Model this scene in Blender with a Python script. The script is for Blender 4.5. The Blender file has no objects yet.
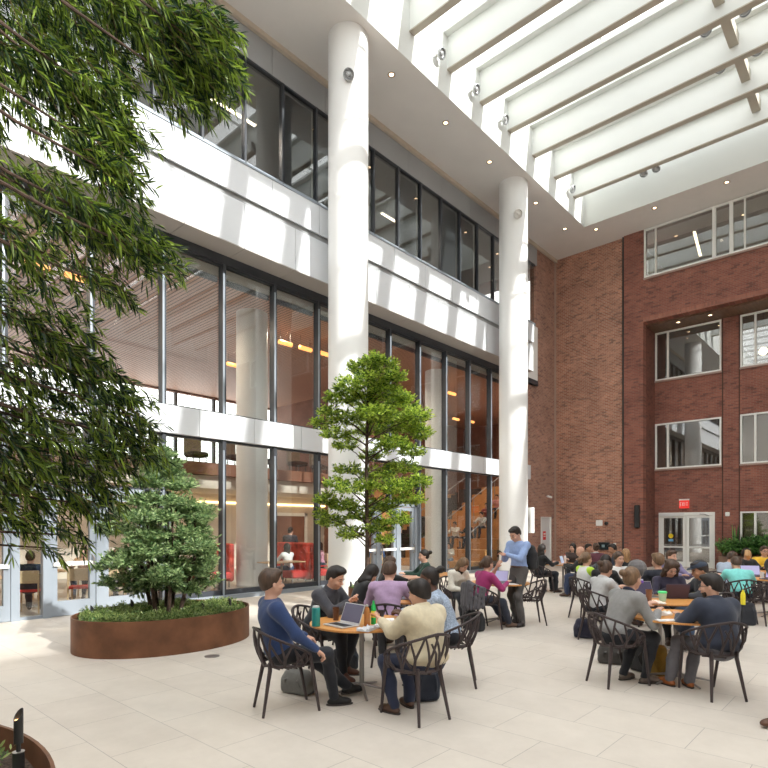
import bpy, math, random
import numpy as np
from mathutils import Vector, Matrix
PI = math.pi
R = math.radians
C = bpy.context.scene.collection
rng = random.Random(7)

# ---------------------------------------------------------------- camera frame
FOC = 569.0
CAM_H = 1.75
YAW = R(42.2)
FX, FY = math.cos(YAW), math.sin(YAW)
RX, RY = math.sin(YAW), -math.cos(YAW)

def at(u, D):
    """floor point at depth D metres seen in column u"""
    l = (u - 384) / FOC * D
    return (D * FX + l * RX, D * FY + l * RY)

def yaw_of(phi):
    """0 = facing away from the camera, 90 = facing right, 180 = facing the camera"""
    return R(42.2 - phi)

# ---------------------------------------------------------------- materials
MATS = {}
def _new(name):
    m = bpy.data.materials.new(name); m.use_nodes = True
    return m, m.node_tree.nodes, m.node_tree.links, m.node_tree.nodes['Principled BSDF']

def mat(name, col, rough=.6, metal=0., var=0., vscale=8., bump=0., bscale=40., emit=None, estr=0., spec=None, stretch=None, sheen=0.):
    if name in MATS: return MATS[name]
    m, N, L, b = _new(name)
    b.inputs['Roughness'].default_value = rough
    b.inputs['Metallic'].default_value = metal
    b.inputs['Base Color'].default_value = (*col, 1)
    if spec is not None: b.inputs['Specular IOR Level'].default_value = spec
    if sheen: b.inputs['Sheen Weight'].default_value = sheen
    if var or bump:
        tc = N.new('ShaderNodeTexCoord')
        mp = N.new('ShaderNodeMapping'); L.new(tc.outputs['Object'], mp.inputs['Vector'])
        if stretch: mp.inputs['Scale'].default_value = stretch
    if var:
        n = N.new('ShaderNodeTexNoise'); n.inputs['Scale'].default_value = vscale; n.inputs['Detail'].default_value = 5
        L.new(mp.outputs['Vector'], n.inputs['Vector'])
        r = N.new('ShaderNodeValToRGB')
        r.color_ramp.elements[0].position = .3; r.color_ramp.elements[1].position = .7
        r.color_ramp.elements[0].color = (*[c * (1 - var) for c in col], 1)
        r.color_ramp.elements[1].color = (*[min(1, c * (1 + var)) for c in col], 1)
        L.new(n.outputs['Fac'], r.inputs['Fac']); L.new(r.outputs['Color'], b.inputs['Base Color'])
    if bump:
        n = N.new('ShaderNodeTexNoise'); n.inputs['Scale'].default_value = bscale; n.inputs['Detail'].default_value = 3
        L.new(mp.outputs['Vector'], n.inputs['Vector'])
        bp = N.new('ShaderNodeBump'); bp.inputs['Strength'].default_value = bump; bp.inputs['Distance'].default_value = .01
        L.new(n.outputs['Fac'], bp.inputs['Height']); L.new(bp.outputs['Normal'], b.inputs['Normal'])
    if emit:
        b.inputs['Emission Color'].default_value = (*emit, 1); b.inputs['Emission Strength'].default_value = estr
    MATS[name] = m
    return m

def glass_mat(name, tint=(1, 1, 1), refl=1.0):
    m = bpy.data.materials.new(name); m.use_nodes = True
    N, L = m.node_tree.nodes, m.node_tree.links; N.clear()
    o = N.new('ShaderNodeOutputMaterial'); mx = N.new('ShaderNodeMixShader')
    t = N.new('ShaderNodeBsdfTransparent'); t.inputs['Color'].default_value = (*tint, 1)
    g = N.new('ShaderNodeBsdfGlossy'); g.inputs['Roughness'].default_value = .0
    # Schlick reflectance of a thin pane, the same from both sides
    ge = N.new('ShaderNodeNewGeometry'); dp = N.new('ShaderNodeVectorMath'); dp.operation = 'DOT_PRODUCT'
    L.new(ge.outputs['Normal'], dp.inputs[0]); L.new(ge.outputs['Incoming'], dp.inputs[1])
    def M_(op, a, bval):
        k = N.new('ShaderNodeMath'); k.operation = op; k.use_clamp = False
        if hasattr(a, 'links'): L.new(a, k.inputs[0])
        else: k.inputs[0].default_value = a
        if hasattr(bval, 'links'): L.new(bval, k.inputs[1])
        else: k.inputs[1].default_value = bval
        return k.outputs[0]
    c5 = M_('POWER', M_('SUBTRACT', 1.0, M_('ABSOLUTE', dp.outputs['Value'], 0)), 5.0)
    F0 = .035 * refl
    kk = M_('ADD', M_('MULTIPLY', c5, .8), F0)
    L.new(kk, mx.inputs[0])
    L.new(t.outputs[0], mx.inputs[1]); L.new(g.outputs[0], mx.inputs[2]); L.new(mx.outputs[0], o.inputs['Surface'])
    MATS[name] = m
    return m

def brick_mat(name, plane, cols, bw=.203, bh=.068):
    m, N, L, b = _new(name)
    tc = N.new('ShaderNodeTexCoord'); sp = N.new('ShaderNodeSeparateXYZ'); cb = N.new('ShaderNodeCombineXYZ')
    L.new(tc.outputs['Object'], sp.inputs[0])
    L.new(sp.outputs['Y' if plane == 'X' else 'X'], cb.inputs['X']); L.new(sp.outputs['Y' if plane == 'Z' else 'Z'], cb.inputs['Y'])
    br = N.new('ShaderNodeTexBrick')
    br.inputs['Scale'].default_value = 1; br.inputs['Brick Width'].default_value = bw; br.inputs['Row Height'].default_value = bh
    br.inputs['Mortar Size'].default_value = .006; br.inputs['Mortar Smooth'].default_value = .2
    br.inputs['Color1'].default_value = (*cols[0], 1); br.inputs['Color2'].default_value = (*cols[1], 1)
    br.inputs['Mortar'].default_value = (*cols[2], 1); br.inputs['Bias'].default_value = -.1
    L.new(cb.outputs[0], br.inputs['Vector'])
    # a few dark burnt bricks: second brick layer with the same grid, high contrast
    b2 = N.new('ShaderNodeTexBrick')
    b2.inputs['Scale'].default_value = 1; b2.inputs['Brick Width'].default_value = bw; b2.inputs['Row Height'].default_value = bh
    b2.inputs['Mortar Size'].default_value = 0; b2.inputs['Color1'].default_value = (0, 0, 0, 1); b2.inputs['Color2'].default_value = (1, 1, 1, 1)
    b2.inputs['Bias'].default_value = 0
    L.new(cb.outputs[0], b2.inputs['Vector'])
    rp = N.new('ShaderNodeValToRGB'); rp.color_ramp.elements[0].position = .80; rp.color_ramp.elements[1].position = .95
    L.new(b2.outputs['Color'], rp.inputs['Fac'])
    mx = N.new('ShaderNodeMix'); mx.data_type = 'RGBA'; mx.inputs['B'].default_value = (*cols[3], 1)
    mu = N.new('ShaderNodeMath'); mu.operation = 'MULTIPLY'; mu.inputs[1].default_value = .65
    L.new(rp.outputs['Color'], mu.inputs[0]); L.new(mu.outputs[0], mx.inputs['Factor']); L.new(br.outputs['Color'], mx.inputs['A'])
    # broad patches
    n = N.new('ShaderNodeTexNoise'); n.inputs['Scale'].default_value = .8; n.inputs['Detail'].default_value = 6; n.inputs['Roughness'].default_value = .7
    L.new(cb.outputs[0], n.inputs['Vector'])
    r2 = N.new('ShaderNodeValToRGB'); r2.color_ramp.elements[0].position = .3; r2.color_ramp.elements[1].position = .7
    r2.color_ramp.elements[0].color = (.72, .70, .70, 1); r2.color_ramp.elements[1].color = (1.15, 1.12, 1.08, 1)
    L.new(n.outputs['Fac'], r2.inputs['Fac'])
    m2 = N.new('ShaderNodeMix'); m2.data_type = 'RGBA'; m2.blend_type = 'MULTIPLY'; m2.inputs['Factor'].default_value = 1
    L.new(mx.outputs['Result'], m2.inputs['A']); L.new(r2.outputs['Color'], m2.inputs['B'])
    L.new(m2.outputs['Result'], b.inputs['Base Color'])
    b.inputs['Roughness'].default_value = .85
    bp = N.new('ShaderNodeBump'); bp.inputs['Strength'].default_value = .6; bp.inputs['Distance'].default_value = .01; bp.invert = True
    L.new(br.outputs['Fac'], bp.inputs['Height']); L.new(bp.outputs['Normal'], b.inputs['Normal'])
    MATS[name] = m
    return m

def tile_mat():
    m, N, L, b = _new('stone_paving')
    tc = N.new('ShaderNodeTexCoord'); sp = N.new('ShaderNodeSeparateXYZ'); cb = N.new('ShaderNodeCombineXYZ')
    L.new(tc.outputs['Object'], sp.inputs[0])
    ax = N.new('ShaderNodeMath'); ax.inputs[1].default_value = .065 + 62.4
    ay = N.new('ShaderNodeMath'); ay.inputs[1].default_value = .105 + 91.
    L.new(sp.outputs['X'], ax.inputs[0]); L.new(sp.outputs['Y'], ay.inputs[0])
    L.new(ay.outputs[0], cb.inputs['X']); L.new(ax.outputs[0], cb.inputs['Y'])
    br = N.new('ShaderNodeTexBrick'); br.inputs['Scale'].default_value = 1
    br.inputs['Brick Width'].default_value = .91; br.inputs['Row Height'].default_value = .624
    br.inputs['Mortar Size'].default_value = .0028; br.inputs['Mortar Smooth'].default_value = .3
    br.inputs['Color1'].default_value = (.605, .545, .48, 1); br.inputs['Color2'].default_value = (.635, .575, .505, 1)
    br.inputs['Mortar'].default_value = (.33, .30, .27, 1)
    L.new(cb.outputs[0], br.inputs['Vector'])
    n = N.new('ShaderNodeTexNoise'); n.inputs['Scale'].default_value = 1.7; n.inputs['Detail'].default_value = 8; n.inputs['Roughness'].default_value = .7
    L.new(cb.outputs[0], n.inputs['Vector'])
    r2 = N.new('ShaderNodeValToRGB'); r2.color_ramp.elements[0].position = .25; r2.color_ramp.elements[1].position = .75
    r2.color_ramp.elements[0].color = (.88, .87, .86, 1); r2.color_ramp.elements[1].color = (1.06, 1.06, 1.06, 1)
    L.new(n.outputs['Fac'], r2.inputs['Fac'])
    m2 = N.new('ShaderNodeMix'); m2.data_type = 'RGBA'; m2.blend_type = 'MULTIPLY'; m2.inputs['Factor'].default_value = 1
    L.new(br.outputs['Color'], m2.inputs['A']); L.new(r2.outputs['Color'], m2.inputs['B']); L.new(m2.outputs['Result'], b.inputs['Base Color'])
    b.inputs['Roughness'].default_value = .5
    b.inputs['Specular IOR Level'].default_value = .3
    bp = N.new('ShaderNodeBump'); bp.inputs['Strength'].default_value = .3; bp.inputs['Distance'].default_value = .004; bp.invert = True
    L.new(br.outputs['Fac'], bp.inputs['Height']); L.new(bp.outputs['Normal'], b.inputs['Normal'])
    MATS['tile'] = m
    return m

def slat_mat():
    m, N, L, b = _new('wood_slats')
    tc = N.new('ShaderNodeTexCoord')
    w = N.new('ShaderNodeTexWave'); w.bands_direction = 'X'; w.inputs['Scale'].default_value = 2.6; w.inputs['Distortion'].default_value = 0
    L.new(tc.outputs['Object'], w.inputs['Vector'])
    r = N.new('ShaderNodeValToRGB'); r.color_ramp.elements[0].position = .15; r.color_ramp.elements[1].position = .3
    r.color_ramp.elements[0].color = (.14, .07, .045, 1); r.color_ramp.elements[1].color = (.52, .29, .20, 1)
    L.new(w.outputs['Color'], r.inputs['Fac']); L.new(r.outputs['Color'], b.inputs['Base Color'])
    b.inputs['Roughness'].default_value = .5
    MATS['slats'] = m
    return m

def leaf_mat(name, dark, light, trans=.35, thr=(.2, .8)):
    m = bpy.data.materials.new(name); m.use_nodes = True
    N, L = m.node_tree.nodes, m.node_tree.links; b = N['Principled BSDF']; o = N['Material Output']
    g = N.new('ShaderNodeNewGeometry')
    r = N.new('ShaderNodeValToRGB'); r.color_ramp.elements[0].position = thr[0]; r.color_ramp.elements[1].position = thr[1]
    r.color_ramp.elements[0].color = (*dark, 1); r.color_ramp.elements[1].color = (*light, 1)
    L.new(g.outputs['Random Per Island'], r.inputs['Fac'])
    L.new(r.outputs['Color'], b.inputs['Base Color']); b.inputs['Roughness'].default_value = .38
    t = N.new('ShaderNodeBsdfTranslucent'); L.new(r.outputs['Color'], t.inputs['Color'])
    mx = N.new('ShaderNodeMixShader'); mx.inputs[0].default_value = trans
    L.new(b.outputs[0], mx.inputs[1]); L.new(t.outputs[0], mx.inputs[2]); L.new(mx.outputs[0], o.inputs['Surface'])
    MATS[name] = m
    return m

WHITE = mat('white_paint', (.86, .86, .84), .55)
COLW = mat('column_white', (.84, .84, .83), .5)
CEIL = mat('ceiling_plaster', (.76, .73, .70), .8, var=.02, vscale=1.5)
BEAMW = mat('beam_white', (.72, .735, .71), .7)
PANEL = mat('metal_panel', (.70, .72, .75), .38, var=.03, vscale=.6, spec=.5)
PANELG = mat('grey_metal_panel', (.36, .37, .38), .45, var=.05, vscale=.8)
SOFF = mat('soffit_panel', (.42, .39, .37), .5)
DARK = mat('dark_mullion', (.045, .05, .06), .4, spec=.4)
ALU = mat('silver_aluminium', (.30, .34, .39), .4, metal=.2)
GREYFR = mat('grey_frame', (.36, .40, .45), .4, metal=.3)
WFRAME = mat('white_frame', (.85, .85, .82), .5)
GLASS = glass_mat('window_glass', (.93, .95, .95), 2.4)
GLASSB = glass_mat('window_glass_reflective', (.78, .8, .8), 3.2)
GLASSC = glass_mat('brick_window_glass', (.8, .82, .82), 7.0)
SKYGL = glass_mat('skylight_glass', (.95, .97, .98), 1.)
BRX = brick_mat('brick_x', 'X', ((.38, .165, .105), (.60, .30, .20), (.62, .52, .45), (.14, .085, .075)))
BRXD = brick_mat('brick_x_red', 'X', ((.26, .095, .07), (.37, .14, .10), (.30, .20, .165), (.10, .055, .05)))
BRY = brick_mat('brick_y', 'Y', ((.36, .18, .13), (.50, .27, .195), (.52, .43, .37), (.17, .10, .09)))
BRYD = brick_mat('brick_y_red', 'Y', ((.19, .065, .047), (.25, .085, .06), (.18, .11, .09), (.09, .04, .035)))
SOLD = brick_mat('brick_soldier', 'X', ((.36, .14, .10), (.46, .19, .135), (.30, .2, .16), (.22, .10, .08)), bw=.068, bh=.203)
TILE = tile_mat()
SLAT = slat_mat()
CORTEN = mat('corten_steel', (.17, .075, .038), .6, var=.35, vscale=3., bump=.1, spec=.25)
CORTEN_IN = mat('corten_inside', (.05, .03, .025), .8, var=.3, vscale=6)
MULCH = mat('bark_mulch', (.09, .06, .045), .95, var=.6, vscale=60, bump=1., bscale=60)
BARK = mat('tree_bark', (.065, .04, .028), .9, var=.4, vscale=30, bump=.5, bscale=50)
STEEL = mat('brushed_steel', (.30, .28, .27), .4, metal=.6)
CHAIRM = mat('chair_brown', (.055, .04, .04), .5, spec=.35)
TABLET = mat('orange_ply', (.62, .28, .075), .45, var=.12, vscale=5, stretch=(1, 12, 1))
TEDGE = mat('ply_edge', (.45, .2, .06), .6)
WOODP = mat('wood_panel', (.36, .21, .12), .5, var=.15, vscale=3, stretch=(1, 1, 14))
BLEACH = mat('bleacher_wood', (.50, .25, .09), .5, var=.15, vscale=3, stretch=(12, 1, 1))
BLEACHD = mat('bleacher_carpet', (.05, .045, .045), .95)
CREAM = mat('cream_wall', (.62, .54, .46), .8)
BROWNW = mat('brown_wall', (.22, .10, .065), .7, var=.2, vscale=2)
DKGREY = mat('dark_grey_shade', (.085, .085, .09), .8)
GREYC = mat('grey_ceiling', (.3, .29, .28), .8)
BLACKM = mat('black_metal', (.025, .025, .025), .45)
BLACKP = mat('black_plastic', (.02, .02, .022), .4)
REDSEAT = mat('red_seat', (.55, .035, .03), .6)
REDVEL = mat('red_booth', (.55, .06, .035), .55, var=.45, vscale=6)
BLONDW = mat('blond_wood', (.66, .47, .28), .5)
COPPER = mat('copper_lamp', (.75, .33, .12), .3, metal=.6, emit=(1, .45, .12), estr=2.5)
WARMLT = mat('warm_light', (1, .85, .65), .5, emit=(1, .78, .5), estr=9.)
DOWNLT = mat('downlight_lens', (1, .8, .6), .5, emit=(1, .70, .42), estr=9.)
COVE = mat('cove_light', (1, .8, .5), .5, emit=(1, .72, .36), estr=5.)
COOLLT = mat('strip_light', (1, 1, 1), .5, emit=(1, .8, .58), estr=9.)

# ---------------------------------------------------------------- mesh helpers
class MB:
    def __init__(s): s.v = []; s.f = []
    def add(s, vs, fs):
        o = len(s.v); s.v += [tuple(p) for p in vs]; s.f += [tuple(i + o for i in f) for f in fs]; return s
    def box(s, x0, x1, y0, y1, z0, z1):
        return s.add([(x0, y0, z0), (x1, y0, z0), (x1, y1, z0), (x0, y1, z0), (x0, y0, z1), (x1, y0, z1), (x1, y1, z1), (x0, y1, z1)],
                     [(0, 3, 2, 1), (4, 5, 6, 7), (0, 1, 5, 4), (1, 2, 6, 5), (2, 3, 7, 6), (3, 0, 4, 7)])
    def obox(s, c, d, M=None, bev=0):
        """box of full size d centred on c, turned by the 3x3 matrix M, with optional chamfer"""
        hx, hy, hz = [k / 2 for k in d]; M = M or Matrix.Identity(3); c = Vector(c)
        if not bev:
            vs = [c + M @ Vector((sx * hx, sy * hy, sz * hz)) for sz in (-1, 1) for sx, sy in ((-1, -1), (1, -1), (1, 1), (-1, 1))]
            return s.add(vs, [(0, 3, 2, 1), (4, 5, 6, 7), (0, 1, 5, 4), (1, 2, 6, 5), (2, 3, 7, 6), (3, 0, 4, 7)])
        b = bev; rings = []
        for z, k in ((-hz, b), (-hz + b, 0), (hz - b, 0), (hz, b)):
            ring = []
            for sx, sy in ((-1, -1), (1, -1), (1, 1), (-1, 1)):
                px, py = sx * (hx - k), sy * (hy - k)
                q = [(px, py - sy * b), (px - sx * b, py)]
                if sx * sy > 0: q = q[::1]
                else: q = q[::-1]
                # keep counter-clockwise order
                ring += [(q[0][0], q[0][1], z), (q[1][0], q[1][1], z)] if (sx, sy) in ((1, 1),) else [(q[0][0], q[0][1], z), (q[1][0], q[1][1], z)]
            cx_ = sum(p[0] for p in ring) / 8; cy_ = sum(p[1] for p in ring) / 8
            ring.sort(key=lambda p: math.atan2(p[1] - cy_, p[0] - cx_))
            rings.append(ring)
        vs = [c + M @ Vector(p) for r in rings for p in r]; fs = []
        for i in range(3):
            for j in range(8):
                fs.append((i * 8 + j, i * 8 + (j + 1) % 8, (i + 1) * 8 + (j + 1) % 8, (i + 1) * 8 + j))
        fs.append(tuple(range(7, -1, -1))); fs.append(tuple(range(24, 32)))
        return s.add(vs, fs)
    def tube(s, pts, rad, n=8, flat=1., cap=True):
        pts = [Vector(p) for p in pts]
        if not hasattr(rad, '__len__'): rad = [rad] * len(pts)
        vs = []; up = None
        for i, p in enumerate(pts):
            t = (pts[min(i + 1, len(pts) - 1)] - pts[max(i - 1, 0)])
            if t.length < 1e-9: t = Vector((0, 0, 1))
            t.normalize()
            if up is None:
                up = Vector((0, 0, 1)) if abs(t.z) < .9 else Vector((1, 0, 0))
            a = t.cross(up)
            if a.length < 1e-4: a = t.orthogonal()
            a.normalize(); bb = a.cross(t).normalized(); up = bb
            for k in range(n):
                an = 2 * PI * k / n
                vs.append(p + a * math.cos(an) * rad[i] + bb * math.sin(an) * rad[i] * flat)
        fs = [(i * n + k, i * n + (k + 1) % n, (i + 1) * n + (k + 1) % n, (i + 1) * n + k) for i in range(len(pts) - 1) for k in range(n)]
        if cap: fs += [tuple(range(n - 1, -1, -1)), tuple(range((len(pts) - 1) * n, len(pts) * n))]
        return s.add(vs, fs)
    def lathe(s, prof, c=(0, 0, 0), n=24, M=None, sx=1., sy=1., caps=True):
        c = Vector(c); M = M or Matrix.Identity(3); vs = []
        for r, z in prof:
            for k in range(n):
                a = 2 * PI * k / n
                vs.append(c + M @ Vector((r * math.cos(a) * sx, r * math.sin(a) * sy, z)))
        m = len(prof)
        fs = [(i * n + k, i * n + (k + 1) % n, (i + 1) * n + (k + 1) % n, (i + 1) * n + k) for i in range(m - 1) for k in range(n)]
        if caps and prof[0][0] > 1e-6: fs.append(tuple(range(n - 1, -1, -1)))
        if caps and prof[-1][0] > 1e-6: fs.append(tuple(range((m - 1) * n, m * n)))
        return s.add(vs, fs)
    def ell(s, c, r, M=None, nu=12, nv=8):
        return s.lathe([(max(1e-7, math.sin(PI * i / nv)), -math.cos(PI * i / nv)) for i in range(nv + 1)], c, nu,
                       (M or Matrix.Identity(3)) @ Matrix.Diagonal(Vector(r)))
    def quad(s, *p): return s.add(p, [tuple(range(len(p)))])
    def build(s, name, m, parent=None, smooth=False, loc=None, rot=None):
        me = bpy.data.meshes.new(name); me.from_pydata([tuple(p) for p in s.v], [], s.f); me.update()
        if smooth:
            me.polygons.foreach_set('use_smooth', [True] * len(me.polygons))
            try: me.set_sharp_from_angle(angle=R(40))
            except Exception: pass
        me.materials.append(m)
        o = bpy.data.objects.new(name, me); C.objects.link(o)
        if parent: o.parent = parent
        if loc is not None: o.location = loc
        if rot is not None: o.rotation_euler = (0, 0, rot)
        return o

def struct(o): o['kind'] = 'structure'; return o
def tag(o, label, cat, group=None, kind=None):
    o['label'] = label; o['category'] = cat
    if group: o['group'] = group
    if kind: o['kind'] = kind
    return o
def thing(name, label, cat, loc=(0, 0, 0), rot=0, group=None):
    o = bpy.data.objects.new(name, None); o.empty_display_size = .2
    C.objects.link(o); o.location = loc; o.rotation_euler = (0, 0, rot)
    return tag(o, label, cat, group)
def dup(root, loc, rot, label, group=None, name=None):
    r = root.copy(); C.objects.link(r); r.location = loc; r.rotation_euler = (0, 0, rot); r['label'] = label
    if group: r['group'] = group
    for ch in list(root.children):
        c = ch.copy(); C.objects.link(c); c.parent = r
        for g in list(ch.children):
            d = g.copy(); C.objects.link(d); d.parent = c
    return r
def rz(a): return Matrix.Rotation(a, 3, 'Z')
SKY = 4.15
SUN = 9.0
EXPO = -0.2
# ================================================================ THE SETTING
FAC = 12.2          # facade plane (Y)
BW = 25.6           # brick wall plane (X)
CZ = 14.45          # ceiling height

# floor
struct(MB().box(-9, BW + 1.4, -17.5, 12.35, -.2, 0).build('floor', TILE))
struct(MB().box(-9, 31, 12.35, 25.2, -.2, -.005).build('floor_interior', mat('interior_floor', (.40, .36, .32), .4, var=.1, vscale=2)))

# ceiling ring, skylight well
WY, WX, WS = 9.9, 23.55, -15.5  # unseen south edge WS is placed to shape where the sun falls
b = MB().box(-9, BW + 1.4, WY + .01, 12.6, CZ, CZ + .3).box(WX + .01, BW + 1.4, WS, WY + .01, CZ, CZ + .3).box(-9, BW + 1.4, -17.5, WS, CZ, CZ + .3)
struct(b.build('ceiling', CEIL))
b = MB().box(-9, WX, WY, WY + .2, CZ + .001, 17.0).box(WX, WX + .2, WS, WY + .2, CZ + .001, 17.0).box(-9, WX, WS - .2, WS, CZ + .001, 17.0)
struct(b.build('skylight_well', BEAMW))
BEX = [8.46 + 1.748 * k for k in range(9)]      # near faces of the beams
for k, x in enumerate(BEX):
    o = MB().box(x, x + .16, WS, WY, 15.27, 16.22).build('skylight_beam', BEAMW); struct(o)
    MB().box(x - .02, x + .19, WS, WY, 15.24, 15.275).build('beam_shade_strip', mat('purlin_beige_beam_shade', (.46, .42, .35), .7), o)  # widens the underside; its beige is the beam's shade put into colour
    MB().box(x - .21, x + .37, WS, WY, 16.22, 16.30).build('glazing_cap', BEAMW, o)
for x0, x1 in zip(BEX[:-1], BEX[1:]):
    for y in (3.55, -3.4):
        struct(MB().box(x0 + .16, x1, y - .12, y + .12, 15.62, 15.95).build('skylight_purlin', mat('purlin_beige_beam_shade', (.46, .42, .35), .7)))
# glass roof, pane by pane
xs_ = [-9, -6.8, -5, -3.3, -1.5, .2, 2, 3.7, 5.4, 7.0] + [x + .08 for x in BEX] + [WX]
for x0, x1 in zip(xs_[:-1], xs_[1:]):
    o = MB().box(x0 + .01, x1 - .01, WS, WY, 16.40, 16.42).build('skylight_glazing', SKYGL); struct(o)
    q = MB()
    for y in (-14.2, -11.6, -9, -6.4, -3.8, -1.2, 1.4, 4.0, 6.6): q.box(x0 + .02, x1 - .02, y, y + .04, 16.31, 16.39)
    q.box(x0 - .03, x0 + .03, WS, WY, 16.30, 16.43)
    q.build('glazing_bar', BEAMW, o)

# ---------------------------------------------------------------- glass facade
XL = -8.9
low = [3.05 + 1.518 * k for k in range(-8, 13)] + [22.9]
up = [7.06 + 1.178 * k for k in range(-13, 15)]
def bay(n, x0, x1, z0, z1, head=0., glass=GLASS, fm=DARK, silver=False, sill=.05, mw=.045, md=.10):
    o = MB()
    o.box(x0 - mw, x0 + mw, FAC - md, FAC + .10, z0, z1)
    o.box(x0 + .045, x1 - .045, FAC - .04, FAC + .08, z0, z0 + sill)
    o.box(x0 + .045, x1 - .045, FAC - .04, FAC + .08, z1 - .05, z1)
    w = struct(o.build('window_%d' % n, fm))
    MB().box(x0 + .045, x1 - .045, FAC + .01, FAC + .022, z0 + sill, z1 - .05).build('pane', glass, w)
    if silver:
        MB().box(x0 - .05, x0 - .01, FAC - .125, FAC - .10, z0, z1 - .25).build('mullion_cap', ALU, w)
    if head:
        MB().box(x0 + .045, x1 - .045, FAC + .09, FAC + .13, z1 - head - .05, z1 - .05).build('roller_blind', mat('blind_beige', (.42, .38, .34), .8), w)
        MB().box(x0 + .045, x1 - .045, FAC + .13, FAC + .2, z1 - head - .17, z1 - head - .05).build('blind_box', DARK, w)
    return w
wn = 1
for x0, x1 in zip(low[:-1], low[1:]):
    if -2.9 < x0 < 6.0 or 12.1 < x0 < 14.9:       # doors stand here: fixed light above
        bay(wn, x0, x1, 2.55, 3.85, silver=True)
    else:
        bay(wn, x0, x1, .10, 3.85, silver=True, sill=.12)
    wn += 1
for x0, x1 in zip(low[:-1], low[1:]):
    bay(wn, x0, x1, 4.47, 8.12, head=.22, silver=True); wn += 1
for x0, x1 in zip(up[:-1], up[1:]):
    w = bay(wn, x0, x1, 10.75, 13.56, fm=DARK, sill=.12, glass=GLASSB, mw=.032, md=.05); wn += 1
    MB().box(x0 + .02, x1 - .02, FAC - .07, FAC - .041, 10.75, 10.90).build('sill_cap', ALU, w)
    k = round((x0 - 7.06) / 1.178)
    if k % 6 in (2, 3) or k % 6 in (0,) and k > 3:
        MB().box(x0 + .05, x1 - .05, FAC + .15, FAC + .17, 10.8, 13.5).build('roller_shade', DKGREY, w)
# aluminium kerb under the fixed ground floor glazing
b = MB()
b.box(6.24, 12.15, FAC - .16, FAC + .15, 0, .10).box(15.35, 22.9, FAC - .16, FAC + .15, 0, .10)
struct(b.build('trim_1', ALU))
# metal bands
def panels(name, Y, thick, z0, z1, x0, x1, off, m, step=1.518, gap=.014):
    q = MB(); x = off
    while x > x0: x -= step
    while x < x1:
        a, c = max(x + gap / 2, x0), min(x + step - gap / 2, x1)
        if c > a: q.box(a, c, Y, Y + thick, z0, z1)
        x += step
    return struct(q.build(name, m))
panels('trim_2', FAC - .16, .14, 3.85, 4.47, XL, 22.9, 6.9, PANEL)
struct(MB().box(XL, 22.9, FAC - .02, FAC + .35, 3.86, 4.46).build('trim_3', GREYFR))
panels('trim_4', 11.45, .04, 8.33, 9.38, XL, 22.0, 6.22, PANEL)
panels('trim_5', 11.42, .04, 9.52, 10.30, XL, 22.0, 7.0, PANEL)
struct(MB().box(XL, 21.99, 11.50, 12.10, 8.34, 10.28).build('trim_6', PANELG))
struct(MB().box(XL, 22.0, 11.40, 12.12, 10.28, 10.32).build('trim_7', ALU))
struct(MB().box(XL, 23.7, 12.12, 12.36, 8.30, 10.75).build('trim_8', WHITE))
panels('trim_9', 11.452, .70, 8.31, 8.335, XL, 22.0, 6.22, SOFF)
struct(MB().box(XL, 23.7, 12.09, 12.28, 8.10, 8.325).build('trim_10', DARK))
panels('trim_11', FAC - .05, .05, 13.56, 14.30, XL, 23.7, 7.2, PANELG, step=1.85)
struct(MB().box(XL, 23.7, FAC, FAC + .2, 13.57, 14.44).build('trim_12', DARK))
struct(MB().box(XL, BW, FAC - .13, FAC - .03, 14.32, 14.45).build('trim_13', mat('cornice_beige', (.60, .52, .42), .7)))

# interior behind the facade
SLATZ = 8.12
HX = 31.0
struct(MB().box(XL, HX, 12.52, 25.2, SLATZ, SLATZ + .2).build('ceiling_slats', SLAT))
struct(MB().box(XL, HX, 12.52, 25.2, 10.4, 10.6).build('floor_upper', GREYC))
struct(MB().box(XL, BW - .05, 12.45, 17.4, 13.85, 13.95).build('ceiling_upper', GREYC))
b = MB().box(XL, BW - .05, 17.3, 17.4, 10.6, 13.85)
struct(b.build('wall_upper_back', mat('beige_wall', (.36, .29, .25), .8)))
# mezzanine slab with its dark edge and a ground floor soffit with a cove
MZ = 17.6
struct(MB().box(XL, 18.6, MZ, 25.2, 3.55, 3.95).build('floor_mezzanine', mat('mezz_edge', (.17, .075, .045), .5)))
struct(MB().box(XL, 18.6, MZ + .25, 25.2, 3.10, 3.54).build('ceiling_ground', CREAM))
o = struct(MB().box(XL, 18.6, 20.72, 20.78, 2.72, 2.80).build('trim_14', COVE))
struct(MB().box(XL, 18.6, 20.8, 21.0, 0, 3.10).build('wall_inner_back', CREAM))
for x0, x1 in ((-2.2, 4.8), ):
    struct(MB().box(x0 - 3, x1, 20.6, 20.75, 0, 2.7).build('wall_wood_panel', WOODP))
struct(MB().box(15.6, 17.3, 20.74, 20.79, 0, 2.25).build('door_11', BROWNW))
b = MB().box(15.45, 15.6, 20.70, 20.8, 0, 2.4).box(17.3, 17.45, 20.70, 20.8, 0, 2.4).box(15.45, 17.45, 20.70, 20.8, 2.25, 2.4)
struct(b.build('trim_15', WHITE))
# glass rail of the mezzanine
o = struct(MB().box(XL, 18.5, MZ + .05, MZ + .10, 4.92, 4.97).build('trim_16', STEEL))
MB().box(XL, 18.5, MZ + .06, MZ + .075, 3.96, 4.92).build('pane', GLASS, o)
# far wall with a strip of daylight windows
b = MB()
b.box(XL, HX, 25.0, 25.2, 0, 4.9).box(XL, HX, 25.0, 25.2, 8.04, 8.12)
x = XL
b.box(20.5, HX, 25.0, 25.2, 4.9, 8.04)
struct(b.build('wall_far', BROWNW))
q = MB()
for k in range(16):
    x = XL + k * 2.0
    if x < 20.4: q.box(x, x + .12, 25.02, 25.18, 4.9, 8.04)
struct(q.build('window_far_mullions', DARK))
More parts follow.
